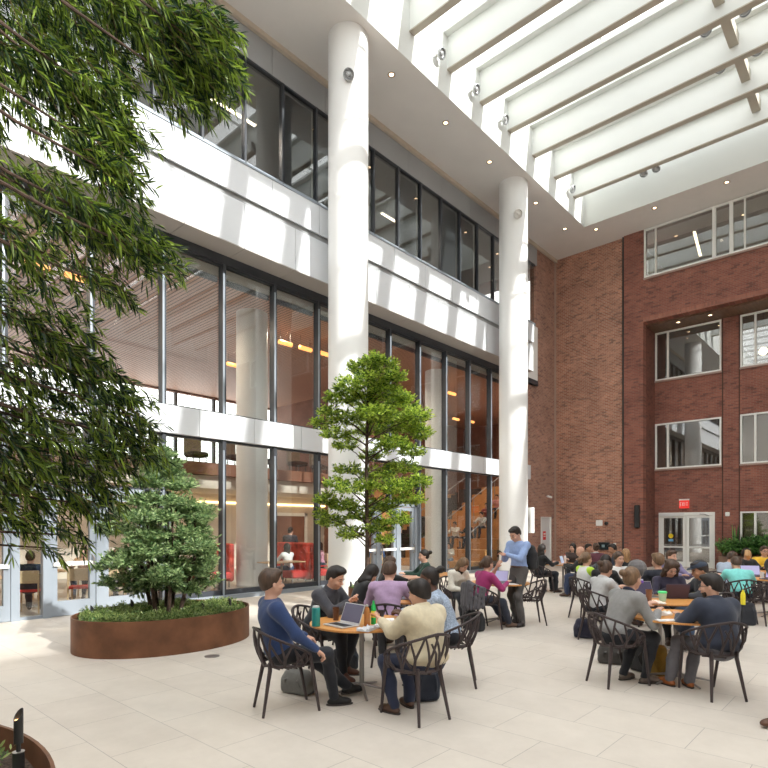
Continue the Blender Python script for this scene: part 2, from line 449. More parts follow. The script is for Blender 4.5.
# interior walls round the bleacher hall
struct(MB().box(18.6, 18.75, 17.6, 25.0, 0, SLATZ).build('wall_hall_side', BROWNW))
b = MB().box(HX - .2, HX, 12.5, 25.0, 0, SLATZ)
struct(b.build('wall_hall_end', BROWNW))
struct(MB().box(18.75, HX - .2, 21.0, 21.2, 0, SLATZ).build('wall_hall_back', BROWNW))
# round columns
def column(x, y, z1, r, label, group=None):
    t = MB().lathe([(r, 0), (r, 1.4), (r - .006, 1.402), (r - .006, 1.412), (r, 1.414), (r, z1)], n=64).build('round_column', COLW, smooth=True, loc=(x, y, 0))
    struct(t); t['label'] = label; return t
c1 = column(10.34, 10.63, CZ, .52, 'tall white round column behind the slender tree')
c2 = column(18.87, 10.63, CZ, .52, 'tall white round column behind the standing man')
column(9.95, 14.35, SLATZ, .46, 'white round column just behind the glass')
column(18.75, 14.1, SLATZ, .46, 'white round column behind the glass at the bleachers')
column(1.76, 14.35, SLATZ, .46, 'white round column behind the glass at the left')
tag(MB().obox((0, 0, .45), (.10, .42, .95), rz(0), .01).build('wall_box', WHITE, loc=(19.36, 10.17, 1.55), rot=R(-40)), 'white upright box mounted on the side of the column behind the standing man', 'box')

# ---------------------------------------------------------------- brick walls
def wall_x(name, X, th, y0, y1, z0, z1, holes, m):
    ys = sorted({y0, y1} | {h[0] for h in holes if y0 < h[0] < y1} | {h[1] for h in holes if y0 < h[1] < y1})
    zs = sorted({z0, z1} | {h[2] for h in holes if z0 < h[2] < z1} | {h[3] for h in holes if z0 < h[3] < z1})
    q = MB()
    for a, c in zip(ys[:-1], ys[1:]):
        run = None
        for e, g in zip(zs[:-1], zs[1:]):
            my, mz = (a + c) / 2, (e + g) / 2
            if any(h[0] < my < h[1] and h[2] < mz < h[3] for h in holes): continue
            q.box(X, X + th, a, c, e, g)
    return struct(q.build(name, m))
wall_x('wall_right_brick', BW, .3, 8.93, 12.5, 0, CZ, [], BRX)
PX = 25.45
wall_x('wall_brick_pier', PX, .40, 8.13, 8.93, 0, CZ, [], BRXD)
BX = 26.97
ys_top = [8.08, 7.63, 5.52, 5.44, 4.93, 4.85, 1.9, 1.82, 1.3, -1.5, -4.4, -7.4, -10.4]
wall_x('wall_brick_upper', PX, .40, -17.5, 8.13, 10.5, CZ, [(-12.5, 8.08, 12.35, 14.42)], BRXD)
struct(MB().box(PX - .004, PX + .01, -17.5, 8.13, 10.5, 10.70).build('trim_17', SOLD))
holes = []
WY2 = [(5.50, 8.09), (2.25, 4.82), (-1.0, 1.55), (-4.3, -1.7)]
for a, c in WY2: holes += [(a, c, 8.25, 10.38), (a, c, 4.32, 6.33)]
holes += [(5.74, 7.94, -1, 2.38)] + [(a, c, .88, 2.38) for a, c in WY2[1:]]
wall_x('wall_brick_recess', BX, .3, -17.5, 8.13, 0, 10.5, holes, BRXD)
q = MB()
for y in (5.46, 4.86, 2.2, 1.6): q.box(BX - .012, BX + .01, y - .02, y + .02, 0, 10.5)
struct(q.build('trim_18', mat('joint_dark', (.08, .04, .03), .9)))
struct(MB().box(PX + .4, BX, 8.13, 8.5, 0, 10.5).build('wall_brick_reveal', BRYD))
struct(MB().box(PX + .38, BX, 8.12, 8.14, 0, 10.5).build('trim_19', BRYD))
struct(MB().box(PX + .40, BX + .3, -17.5, 8.13, 10.42, 10.52).build('ceiling_recess', mat('bronze_soffit', (.16, .085, .05), .45, var=.2, vscale=2, stretch=(1, 6, 1))))
# brick return on the facade side, white door in it
q = MB().box(22.9, 24.15, FAC, FAC + .3, 0, 10.9).box(25.19, BW, FAC, FAC + .3, 0, CZ).box(24.15, 25.19, FAC, FAC + .3, 2.22, CZ).box(23.7, 24.15, FAC, FAC + .3, 10.9, CZ)
struct(q.build('wall_brick_return', BRY))
struct(MB().box(25.53, 25.598, 12.13, 12.2, 0, CZ).build('trim_20', mat('expansion_joint', (.42, .30, .24), .8)))
d = struct(MB().box(24.19, 25.15, FAC + .04, FAC + .09, .01, 2.18).build('door_1', mat('pale_door', (.68, .70, .71), .5)))
MB().box(24.15, 24.19, FAC - .02, FAC + .1, 0, 2.22).box(25.15, 25.19, FAC - .02, FAC + .1, 0, 2.22).box(24.15, 25.19, FAC - .02, FAC + .1, 2.18, 2.22).build('door_frame', WHITE, d)
MB().tube([(24.30, FAC, 1.0), (24.30, FAC - .03, 1.0), (24.42, FAC - .03, 1.0)], .015).build('door_handle', STEEL, d)
MB().box(24.45, 24.72, FAC + .03, FAC + .042, 1.15, 1.55).build('door_notice', mat('notice_red', (.65, .05, .05), .5), d)
MB().box(24.49, 24.68, FAC + .024, FAC + .034, 1.30, 1.34).box(24.49, 24.68, FAC + .024, FAC + .034, 1.40, 1.46).build('notice_text', WHITE, d)

# windows of the brick wall
def bwin(n, X, y0, y1, z0, z1, mull, proud=.06, f=.06, sill=False):
    q = MB()
    q.box(X - proud, X + .06, y0, y0 + f, z0, z1).box(X - proud, X + .06, y1 - f, y1, z0, z1)
    q.box(X - proud, X + .06, y0 + f, y1 - f, z0, z0 + f).box(X - proud, X + .06, y0 + f, y1 - f, z1 - f, z1)
    for y, w in mull: q.box(X - proud, X + .06, y - w / 2, y + w / 2, z0 + f, z1 - f)
    o = struct(q.build('window_%d' % n, WFRAME))
    MB().box(X + .02, X + .032, y0 + f, y1 - f, z0 + f, z1 - f).build('pane', GLASSC, o)
    MB().box(X - .08, X + .0, y0 - .02, y1 + .02, z0 - .07, z0 - .005).build('window_sill', mat('stone_sill', (.42, .30, .26), .7), o)
    return o
wn = 101
bwin(wn, PX, 5.44, 8.08, 12.35, 14.42, [(7.62, .05)]); wn += 1
bwin(wn, PX, 4.85, 5.44, 12.35, 14.42, []); wn += 1
bwin(wn, PX, 1.9, 4.85, 12.35, 14.42, [(4.4, .05)]); wn += 1
for a, c in ((1.3, 1.9), (-1.6, 1.3), (-2.2, -1.6), (-5.1, -2.2), (-5.7, -5.1), (-8.6, -5.7), (-12.5, -8.6)):
    bwin(wn, PX, a, c, 12.35, 14.42, []); wn += 1
for a, c in WY2:
    bwin(wn, BX, a, c, 8.25, 10.38, [(c - .52, .07)]); wn += 1
    bwin(wn, BX, a, c, 4.32, 6.33, [(c - .52, .07)]); wn += 1
for a, c in WY2[1:]:
    bwin(wn, BX, a, c, .88, 2.38, [(c - .52, .08)]); wn += 1
# double exit door
d = MB()
y0, y1, zt = 5.74, 7.94, 2.38
d.box(BX - .05, BX + .1, y0, y0 + .08, 0, zt).box(BX - .05, BX + .1, y1 - .08, y1, 0, zt).box(BX - .05, BX + .1, y0 + .08, y1 - .08, zt - .14, zt)
dd = struct(d.build('door_2', WFRAME))
ym = (y0 + y1) / 2
for a, c, s in ((y0 + .09, ym - .01, 1), (ym + .01, y1 - .09, -1)):
    q = MB().box(BX - .03, BX + .03, a, a + .11, .02, zt - .15).box(BX - .03, BX + .03, c - .11, c, .02, zt - .15)
    q.box(BX - .03, BX + .03, a + .11, c - .11, .02, .25).box(BX - .03, BX + .03, a + .11, c - .11, zt - .24, zt - .15).box(BX - .03, BX + .03, a + .11, c - .11, .84, .92)
    l = q.build('door_leaf', WFRAME, dd)
    MB().box(BX, BX + .01, a + .11, c - .11, .25, zt - .24).build('pane', GLASSC, l)
    MB().tube([(BX - .03, a + .14, .98), (BX - .09, a + .14, .98), (BX - .09, c - .14, .98), (BX - .03, c - .14, .98)], .018).build('push_bar', STEEL, l)
MB().box(BX - .14, BX - .03, 6.9, 7.9, zt - .15, zt - .03).build('door_operator', mat('operator_silver', (.7, .7, .7), .4), dd)
MB().tube([(BX - .05, 6.3, zt - .08), (BX - .22, 6.1, zt - .09), (BX - .06, 5.95, zt - .16)], .015).build('door_closer', STEEL, dd)
# yellow and blue notices on the left leaf
MB().lathe([(.10, 0), (.10, .004)], (BX - .012, 7.45, 1.36), 24, Matrix.Rotation(-PI / 2, 3, 'Y')).build('round_sticker', mat('sticker_yellow', (.9, .65, .02), .5), dd)
MB().box(BX - .012, BX - .008, 7.35, 7.55, 1.12, 1.22).build('blue_sticker', mat('sticker_blue', (.15, .42, .7), .5), dd)

# rooms behind the brick wall
b = MB().box(BX + .3, 31, -17.5, 8.6, -.2, 0).box(BX + .3, 31, -17.5, 8.6, 3.4, 3.6).box(BX + .3, 31, -17.5, 8.6, 7.4, 7.6)
struct(b.build('floor_rooms', mat('room_floor', (.28, .22, .18), .6)))
struct(MB().box(PX + .42, 31, -17.5, 8.6, 11.7, 11.9).build('floor_top_room', GREYC))
struct(MB().box(PX + .42, 31, -17.5, 8.6, 14.46, 14.6).build('ceiling_top_room', GREYC))
struct(MB().box(31, 31.2, -17.5, 8.6, 0, 14.5).build('wall_rooms_back', mat('room_wall', (.40, .33, .28), .8)))
struct(MB().box(BX + .3, 31.2, 8.6, 8.7, 0, 14.5).build('wall_rooms_side', mat('room_side', (.34, .3, .27), .8)))
# unseen walls of the court; the south one is added to block low sun
struct(MB().box(-9.2, BW + 1.4, -17.7, -17.5, 0, 17).build('wall_south_sun_block', mat('plain_wall', (.62, .55, .5), .8)))
struct(MB().box(-9.2, -9, -17.5, 25.2, 0, 17).build('wall_west', mat('plain_wall2', (.66, .62, .58), .8)))

# ---------------------------------------------------------------- silver glass doors of the facade
dn = 3
def leaf(n, x0, x1, hand):
    q = MB()
    f = .11
    q.box(x0, x0 + f, FAC - .05, FAC + .05, .01, 2.40).box(x1 - f, x1, FAC - .05, FAC + .05, .01, 2.40)
    q.box(x0 + f, x1 - f, FAC - .05, FAC + .05, .01, .30).box(x0 + f, x1 - f, FAC - .05, FAC + .05, 2.28, 2.40)
    o = struct(q.build('door_%d' % n, ALU))
    MB().box(x0 + f, x1 - f, FAC, FAC + .012, .30, 2.28).build('pane', GLASS, o)
    MB().box(x0 + .03, x1 - .03, FAC - .10, FAC - .07, .99, 1.07).build('push_bar', WHITE, o)
    hx = x1 - .06 if hand > 0 else x0 + .06
    MB().tube([(hx, FAC - .05, .88), (hx, FAC - .14, .92), (hx, FAC - .14, 1.14), (hx, FAC - .05, 1.18)], .018).build('door_handle', STEEL, o)
def doorset(xs):
    global dn
    q = MB()
    for x in xs: q.box(x - .07, x + .07, FAC - .08, FAC + .08, 0, 2.55)
    q.box(xs[0] - .07, xs[-1] + .07, FAC - .08, FAC + .08, 2.42, 2.55)
    struct(q.build('door_frame_%d' % dn, ALU))
for xs in ([-2.85, -1.95, -.95, .1, 1.15, 2.15, 3.22, 3.75, 4.72, 5.72, 6.18], [12.17, 13.1, 14.05, 14.98, 15.2]):
    doorset(xs)
    for a, c in zip(xs[:-1], xs[1:]):
        if c - a > .8: leaf(dn, a + .075, c - .075, 1 if dn % 2 else -1); dn += 1
        else:
            o = struct(MB().box(a + .07, c - .07, FAC - .04, FAC + .04, 0, .06).build('window_%d' % (200 + dn), ALU))
            MB().box(a + .07, c - .07, FAC, FAC + .012, .06, 2.42).build('pane', GLASS, o)

# ---------------------------------------------------------------- bleachers (wood stepped seating) and stair
TIER = []
for k in range(9):
    x0 = 19.75 + .95 * k; z1 = .30 + .46 * k
    TIER.append((x0, z1))
    struct(MB().box(x0, x0 + .95 if k < 8 else HX - .2, 13.0, 17.4, 0.0 if k == 0 else z1 - .47, z1).build('bleacher_tier_%d' % (k + 1), BLEACH))
q = MB()
for k in range(22): q.box(19.1 + .39 * k, 19.49 + .39 * k if k < 21 else HX - .2, 17.4, 18.9, 0, .18 + .178 * k)
struct(q.build('stairs', BLEACHD))
struct(MB().box(19.1, HX - .2, 18.9, 19.0, 0, 3.6).build('trim_21', BLEACH))
q = MB()
for y in (13.1, 15.2, 17.42):
    q.tube([(19.3, y, 1.3), (27.2, y, 5.1)], .025)
    for j in range(5): q.tube([(19.4 + 1.9 * j, y, .3 + .92 * j), (19.4 + 1.9 * j, y, 1.34 + .914 * j)], .018)
struct(q.build('stair_handrail', STEEL))
# ================================================================ FIXTURES
# recessed downlights
dl0 = None
COPPERP = mat('trim_tan', (.45, .36, .28), .5)
for k, (x, y, lab) in enumerate([
        (11.97, 10.57, 'recessed ceiling downlight just right of the near tall column'),
        (14.54, 10.57, 'recessed downlight in the ceiling strip midway between the two tall columns'),
        (17.12, 10.57, 'recessed downlight in the ceiling strip just left of the far tall column'),
        (20.51, 10.57, 'recessed ceiling downlight just right of the far tall column head'),
        (23.12, 10.57, 'recessed ceiling downlight below the pointed corner of the skylight well, on its left'),
        (24.05, 9.60, 'recessed ceiling downlight below the skylight corner, right one of the pair'),
        (24.00, 7.23, 'recessed ceiling downlight above the leftmost top floor window of the brick wall'),
        (24.00, 4.72, 'recessed ceiling downlight nearest the right edge of the photo')]):
    if dl0 is None:
        dl0 = thing('downlight', lab, 'ceiling light', (x, y, CZ), 0, 'downlights in the white ceiling')
        MB().lathe([(.06, -.004), (.105, -.004), (.11, -.012), (.075, -.02), (.06, -.01)], n=24, caps=False).build('trim_ring', COPPERP, dl0, True)
        MB().lathe([(0, -.006), (.062, -.006), (.062, -.003), (0, -.003)], n=24).build('lens', DOWNLT, dl0)
    else: dup(dl0, (x, y, CZ), 0, lab, 'downlights in the white ceiling')
for y, lab in ((6.95, 'small downlight in the bronze soffit over the upper recessed window, left one'), (5.75, 'small downlight in the bronze soffit over the upper recessed window, right one')):
    dup(dl0, (26.2, y, 10.42), 0, lab, 'downlights in the brick recess soffit')

# round jet nozzles / speakers
NOZ = mat('nozzle_grey', (.42, .43, .44), .4, metal=.3)
NOZW = mat('nozzle_white', (.75, .73, .70), .5)
def nozzle(loc, direction, label, m=NOZ, r=.15, group='round air nozzles'):
    t = thing('air_nozzle', label, 'vent', loc, 0, group)
    d = Vector(direction).normalized()
    M = d.to_track_quat('Z', 'Y').to_matrix()
    MB().lathe([(r * .9, -.02), (r, 0), (r, .05), (r * .86, .07), (r * .8, .05), (r * .8, .0)], n=32, M=M, caps=False).build('outer_ring', m, t, True)
    MB().lathe([(r * .78, .0), (r * .6, .035), (r * .4, .02), (r * .38, .05), (r * .2, .065), (0, .065)], n=32, M=M).build('nozzle_cone', m, t, True)
    MB().lathe([(.05, -.16), (.05, -.02)], n=12, M=M).build('neck', WHITE, t)
    return t
for k, (x, w) in enumerate(((13.15, 'nearest'), (14.95, 'second'), (16.7, 'third'), (21.95, 'farthest'))):
    nozzle((x, 9.72, 15.28), (0, -1, -.35), '%s round grey nozzle on the sunlit white wall of the skylight well' % w)
for x in (17.95, 19.7, 21.4):
    w = {17.95: 'nearest', 19.7: 'middle', 21.4: 'farthest'}[x]
    nozzle((x, 4.05, 15.72), (-.4, -.2, -1), '%s round nozzle left of the beige cross pieces between the skylight beams' % w, NOZW if x > 21 else NOZ)
    nozzle((x, 3.10, 15.72), (-.4, -.2, -1), '%s round nozzle right of the beige cross pieces between the skylight beams' % w)
for y, w in ((7.25, 'left'), (6.80, 'right')):
    nozzle((22.78, y, 15.28), (-.6, 0, -1), '%s one of two round nozzles under the last skylight beam' % w)
nozzle((10.34 - .40, 10.63 - .42, 13.05), (-.6, -.8, -.3), 'round grey nozzle near the top of the near tall column', r=.14)
nozzle((18.87 - .42, 10.63 - .42, 13.05), (-.6, -.7, -.3), 'round pale nozzle near the top of the far tall column', NOZW, r=.16)

# wall mounted things on the brick
tag(MB().obox((0, 0, .49), (.16, .2, .98), None, .02).build('column_speaker', BLACKP, loc=(PX - .09, 8.35, 1.71)), 'tall narrow black loudspeaker on the brick pier left of the exit door', 'speaker')
t = thing('exit_sign', 'red exit sign above the white double door', 'sign', (BX - .06, 6.9, 2.56))
MB().box(-.03, .04, -.19, .19, 0, .36).build('sign_body', mat('sign_red', (.75, .03, .03), .4, emit=(1, .05, .03), estr=.5), t)
MB().box(-.035, .04, -.20, .20, .34, .40).build('sign_top', WHITE, t)
q = MB()
def letter(segs, y, z, w, h):
    for (a0, b0, a1, b1) in segs:
        q.obox((-.034, y - (a0 + a1) / 2 * w, z + (b0 + b1) / 2 * h), (.006, max(.014, math.hypot((a1 - a0) * w, (b1 - b0) * h)), .016),
               Matrix.Rotation(-math.atan2((b1 - b0) * h, -(a1 - a0) * w), 3, 'X') if abs(b1 - b0) > 1e-6 or abs(a1 - a0) > 1e-6 else None)
L_ = {'E': [(0, 0, 0, 1), (0, 0, .8, 0), (0, .5, .7, .5), (0, 1, .8, 1)], 'X': [(0, 0, .9, 1), (0, 1, .9, 0)], 'I': [(.4, 0, .4, 1)], 'T': [(.4, 0, .4, 1), (0, 1, .85, 1)]}
for k, ch in enumerate('EXIT'): letter(L_[ch], .155 - .082 * k, .10, .06, .15)
q.build('sign_letters', WHITE, t)
tag(MB().obox((0, 0, 0), (.06, .16, .17), None, .02).build('alarm_box', WHITE, loc=(BX - .03, 5.28, 2.28)), 'small white alarm strobe on the brick between exit door and window', 'alarm')
tag(MB().obox((0, 0, 0), (.06, .3, .26), None, .02).build('wall_box', WHITE, loc=(BW - .03, 10.06, 1.93)), 'small white square box on the brick wall beside the black camera', 'box')
t = thing('security_camera', 'small black camera on the brick wall next to a white box', 'camera', (BW, 9.71, 1.93))
MB().obox((-.06, 0, 0), (.12, .10, .08), None, .01).build('camera_mount', BLACKP, t); MB().ell((-.13, 0, -.02), (.09, .09, .08)).build('camera_dome', BLACKP, t, True)
t = thing('security_camera', 'white camera on the brick return above the pale grey door', 'camera', (24.75, FAC, 3.18))
MB().obox((0, -.05, 0), (.07, .10, .06), None, .01).build('camera_mount', WHITE, t); MB().tube([(0, -.06, .0), (-.02, -.26, -.06)], .05, 12).build('camera_body', WHITE, t, True)
t = thing('wall_screen', 'black wall screen low on the brick wall behind the far diners', 'screen', (BW - .05, 9.84, .90))
MB().obox((0, 0, 0), (.06, .52, .34), None, .01).build('screen_body', BLACKP, t); MB().box(-.034, -.031, -.23, .23, -.14, .14).build('display', mat('screen_dim', (.02, .03, .035), .15), t)
MB().box(-.036, -.0345, -.04, .09, -.06, .06).build('display_image', mat('screen_img', (.2, .3, .33), .3), t)
tag(MB().obox((0, 0, 0), (.03, .13, .26), None, .008).build('wall_switch', WHITE, loc=(BW - .02, 9.38, .91)), 'white wall switch plate on the brick near the black screen', 'switch')
tag(MB().tube([(BW - .055, 8.99, 0), (BW - .055, 8.99, CZ)], .05, 10).build('drain_pipe', mat('pipe_dark', (.05, .045, .045), .5)), 'thin dark vertical pipe up the full height of the brick wall', 'pipe')
tag(MB().lathe([(.10, 0), (.10, .006), (.07, .009), (0, .009)], n=24).build('floor_outlet', STEEL, loc=(*at(212, 7.7), 0)), 'round metal floor outlet in the paving before the oval planter', 'outlet')

# lamps inside: copper pendants under the slat ceiling, linear tubes in the upper rooms
pend = None
for k, (x, y, w) in enumerate(((11.55, 14.8, 0), (12.35, 14.75, 0), (13.1, 14.7, 0), (11.8, 18.2, 0), (4.3, 14.6, 0), (5.15, 14.6, 0), (19.9, 14.95, 0), (20.9, 14.85, 0), (26.0, 18.2, 0), (27.2, 18.0, 0))):
    lab = 'long glowing copper pendant lamp under the slatted ceiling behind the glass'
    if pend is None:
        pend = thing('pendant_lamp', lab, 'lamp', (x, y, 7.72), R(0), 'copper pendants behind the middle glazing')
        MB().tube([(-.28, 0, 0), (-.25, 0, 0), (.25, 0, 0), (.28, 0, 0)], [.03, .07, .07, .03], 12).build('lamp_shade', COPPER, pend, True)
        MB().tube([(-.2, 0, .06), (-.2, 0, .40)], .006, 5).tube([(.2, 0, .06), (.2, 0, .40)], .006, 5).build('cable', BLACKM, pend)
    else: dup(pend, (x, y, 7.72), 0, lab)
def striplight(x, y, z, L, ang, label, m=COOLLT, name='linear_light'):
    t = thing(name, label, 'ceiling light', (x, y, z), ang)
    top = (14.455 if x > 25 else 13.845) - z
    for sx in (-L / 3, L / 3): MB().tube([(sx, 0, .05), (sx, 0, top)], .006, 5).build('cable', BLACKM, t)
    MB().box(-L / 2, L / 2, -.06, .06, 0, .05).build('housing', WHITE, t); MB().box(-L / 2 + .02, L / 2 - .02, -.045, .045, -.015, 0).build('diffuser', m, t)
striplight(8.5, 13.8, 13.35, 2.4, 0, 'long linear lamp behind the top floor glass left of the near column')
striplight(16.2, 14.0, 13.2, 1.8, 0, 'linear lamp behind the top floor glass right of the near column')
striplight(27.6, 6.55, 14.1, 2.6, R(8), 'long warm tube lamp behind the leftmost top window of the brick wall', WARMLT)
striplight(27.6, 3.55, 14.1, 2.6, R(8), 'long warm tube lamp behind the top window at the right edge', WARMLT)
t = thing('pendant_lamp', 'warm globe lamp glowing behind the recessed window at the right edge', 'lamp', (27.7, 4.15, 8.95))
MB().ell((0, 0, 0), (.16, .16, .16)).build('lamp_globe', WARMLT, t, True); MB().tube([(0, 0, .15), (0, 0, 2.4)], .01, 5).build('cable', BLACKM, t)
# real lamps that light the rooms
def spots(xs, ys, z, p, col=(1, .80, .58)):
    for x in xs:
        for y in ys:
            l = bpy.data.lights.new('ceiling_spot', 'SPOT'); l.spot_size = R(165); l.spot_blend = .6; l.shadow_soft_size = .07; l.energy = p; l.color = col
            o = bpy.data.objects.new('ceiling_spot', l); C.objects.link(o); o.location = (x, y, z)
spots((-1, 3.2, 7.4, 11.6, 15.4), (14.8, 17.8), 8.05, 260)
spots((19.5, 22.5, 25.5), (14.2, 17.2), 8.05, 300)
spots((0, 3.5, 7, 10.5, 14, 17), (19.2,), 3.02, 90)
spots((2, 8, 14, 20), (14.6,), 13.75, 260, (1, .88, .76))
spots((28.4,), (5.8, 2.5), 14.3, 90); spots((28.4,), (5.8, 2.5), 3.3, 40); spots((28.4,), (5.8, 2.5), 7.3, 40)

# ---------------------------------------------------------------- booths, inner chairs and tables
def booth(loc, rot, label, w=1.5):
    t = thing('booth_seat', label, 'bench', loc, rot, 'red booths behind the glass')
    MB().obox((0, 0, .34), (.62, w, .22), None, .04).build('seat', REDSEAT, t)
    MB().obox((-.30, 0, .72), (.16, w, 1.1), None, .04).build('backrest', REDVEL, t)
    q = MB()
    for x in (-.25, .25):
        for y in (-w / 2 + .1, w / 2 - .1): q.tube([(x, y, .0), (x, y, .24)], .02)
    q.build('base', STEEL, t)
wc0 = None
def wood_chair(loc, rot, label, group='blond wood chairs behind the doors'):
    global wc0
    if wc0: return dup(wc0, loc, rot, label, group)
    t = thing('wooden_chair', label, 'chair', loc, rot, group); wc0 = t
    MB().obox((0, 0, .46), (.44, .44, .05), None, .012).build('seat', REDSEAT, t)
    MB().obox((-.21, 0, .74), (.03, .44, .26), None, .01).build('backrest', BLONDW, t)
    for x, y in ((.2, .2), (.2, -.2), (-.2, .2), (-.2, -.2)):
        MB().tube([(x, y, .86 if x < 0 else .45), (x * 1.08, y * 1.05, 0)], [.02, .016], 8).build('leg', BLONDW, t)
it0 = None
def inner_table(loc, rot, label, L=1.2):
    global it0
    if it0: return dup(it0, loc, rot, label, 'tables behind the glass')
    t = thing('cafe_table', label, 'table', loc, rot, 'tables behind the glass'); it0 = t
    MB().obox((0, 0, .735), (L, .75, .03), None, .01).build('tabletop', mat('pale_top', (.62, .42, .25), .4), t)
    MB().tube([(0, 0, 0), (0, 0, .72)], .035, 12).build('pedestal', STEEL, t)
    MB().obox((0, 0, .015), (.5, .5, .03), None, .01).build('base', STEEL, t)
# ================================================================ PEOPLE
SKIN = {'light': mat('skin_light', (.62, .36, .26), .5, spec=.3), 'tan': mat('skin_tan', (.45, .24, .15), .5, spec=.3),
        'dark': mat('skin_dark', (.12, .06, .04), .45, spec=.35)}
HAIRC = {'brown': (.07, .04, .025), 'dark': (.018, .013, .011), 'blond': (.30, .17, .08), 'light': (.17, .10, .055), 'grey': (.3, .28, .26)}
def hairm(k): return mat('hair_' + k, HAIRC[k], .5, var=.45, vscale=45, stretch=(1, 1, .25), spec=.4)
def cloth(name, col, rough=.85, var=.08, bump=.25): return mat('cloth_' + name, col, rough, var=var, vscale=25, bump=bump, bscale=120, sheen=.15)
EYEW = mat('eye_white', (.50, .46, .43), .5); IRIS = mat('eye_dark', (.03, .02, .015), .2); LIP = mat('lips', (.42, .15, .12), .5)
SOLE = mat('shoe_sole', (.05, .04, .035), .7)

class Field:
    def __init__(s): s.p = []
    def cap(s, a, b, ra, rb=None, k=.03, flat=None):
        s.p.append(('c', np.array(a, float), np.array(b, float), ra, ra if rb is None else rb, k, flat)); return s
    def ell(s, c, r, M=None, k=.03, sub=False):
        s.p.append(('s' if sub else 'e', np.array(c, float), np.array(r, float), np.array(M if M is not None else Matrix.Identity(3), float), None, k, None)); return s
    def box(s, c, half, r=.03, M=None, k=.02):
        s.p.append(('b', np.array(c, float), np.array(half, float), np.array(M if M is not None else Matrix.Identity(3), float), r, k, None)); return s
    def bounds(s):
        lo = np.full(3, 1e9); hi = -lo
        for t, a, b, ra, rb, k, f in s.p:
            if t == 'c':
                r = max(ra, rb); lo = np.minimum(lo, np.minimum(a, b) - r); hi = np.maximum(hi, np.maximum(a, b) + r)
            elif t in 'eb':
                r = b.max() if t == 'e' else float(np.linalg.norm(b)); lo = np.minimum(lo, a - r); hi = np.maximum(hi, a + r)
        return lo - .02, hi + .02
    def eval(s, xs, ys, zs):
        F = np.full((len(xs), len(ys), len(zs)), .2, np.float32)
        for t, a, b, ra, rb, k, flat in s.p:
            m = k + .03
            if t == 'c':
                r = max(ra, rb) + m; l, h = np.minimum(a, b) - r, np.maximum(a, b) + r
            else:
                r = (b.max() if t != 'b' else float(np.linalg.norm(b))) + m; l, h = a - r, a + r
            i0, i1 = np.searchsorted(xs, [l[0], h[0]]); j0, j1 = np.searchsorted(ys, [l[1], h[1]]); k0, k1 = np.searchsorted(zs, [l[2], h[2]])
            if i1 <= i0 or j1 <= j0 or k1 <= k0: continue
            X = xs[i0:i1, None, None]; Y = ys[None, j0:j1, None]; Z = zs[None, None, k0:k1]
            if t == 'c':
                ba = b - a; q = max(float(ba @ ba), 1e-9)
                px, py, pz = X - a[0], Y - a[1], Z - a[2]
                tt = np.clip((px * ba[0] + py * ba[1] + pz * ba[2]) / q, 0, 1)
                d = np.sqrt((px - tt * ba[0]) ** 2 + (py - tt * ba[1]) ** 2 + (pz - tt * ba[2]) ** 2) - (ra + (rb - ra) * tt)
            else:
                M = ra  # rotation: columns are local axes
                px, py, pz = X - a[0], Y - a[1], Z - a[2]
                u = (px * M[0, 0] + py * M[1, 0] + pz * M[2, 0]); v = (px * M[0, 1] + py * M[1, 1] + pz * M[2, 1]); w = (px * M[0, 2] + py * M[1, 2] + pz * M[2, 2])
                if t == 'b':
                    qx, qy, qz = abs(u) - b[0] + rb, abs(v) - b[1] + rb, abs(w) - b[2] + rb
                    d = np.sqrt(np.maximum(qx, 0) ** 2 + np.maximum(qy, 0) ** 2 + np.maximum(qz, 0) ** 2) + np.minimum(np.maximum(qx, np.maximum(qy, qz)), 0) - rb
                    G = F[i0:i1, j0:j1, k0:k1]; hh = np.clip(.5 + .5 * (G - d) / k, 0, 1)
                    F[i0:i1, j0:j1, k0:k1] = G * (1 - hh) + d * hh - k * hh * (1 - hh); continue
                k0_ = np.sqrt((u / b[0]) ** 2 + (v / b[1]) ** 2 + (w / b[2]) ** 2)
                k1_ = np.sqrt((u / b[0] ** 2) ** 2 + (v / b[1] ** 2) ** 2 + (w / b[2] ** 2) ** 2) + 1e-9
                d = k0_ * (k0_ - 1) / k1_
            G = F[i0:i1, j0:j1, k0:k1]
            if t == 's':
                F[i0:i1, j0:j1, k0:k1] = np.maximum(G, -d); continue
            hh = np.clip(.5 + .5 * (G - d) / k, 0, 1)
            F[i0:i1, j0:j1, k0:k1] = G * (1 - hh) + d * hh - k * hh * (1 - hh)
        return F

def axis_(lo, hi, coarse, fine, spans):
    out = [lo]
    while out[-1] < hi:
        x = out[-1]; st = fine if any(a - coarse <= x <= b for a, b in spans) else coarse
        out.append(x + st)
    return np.array(out)

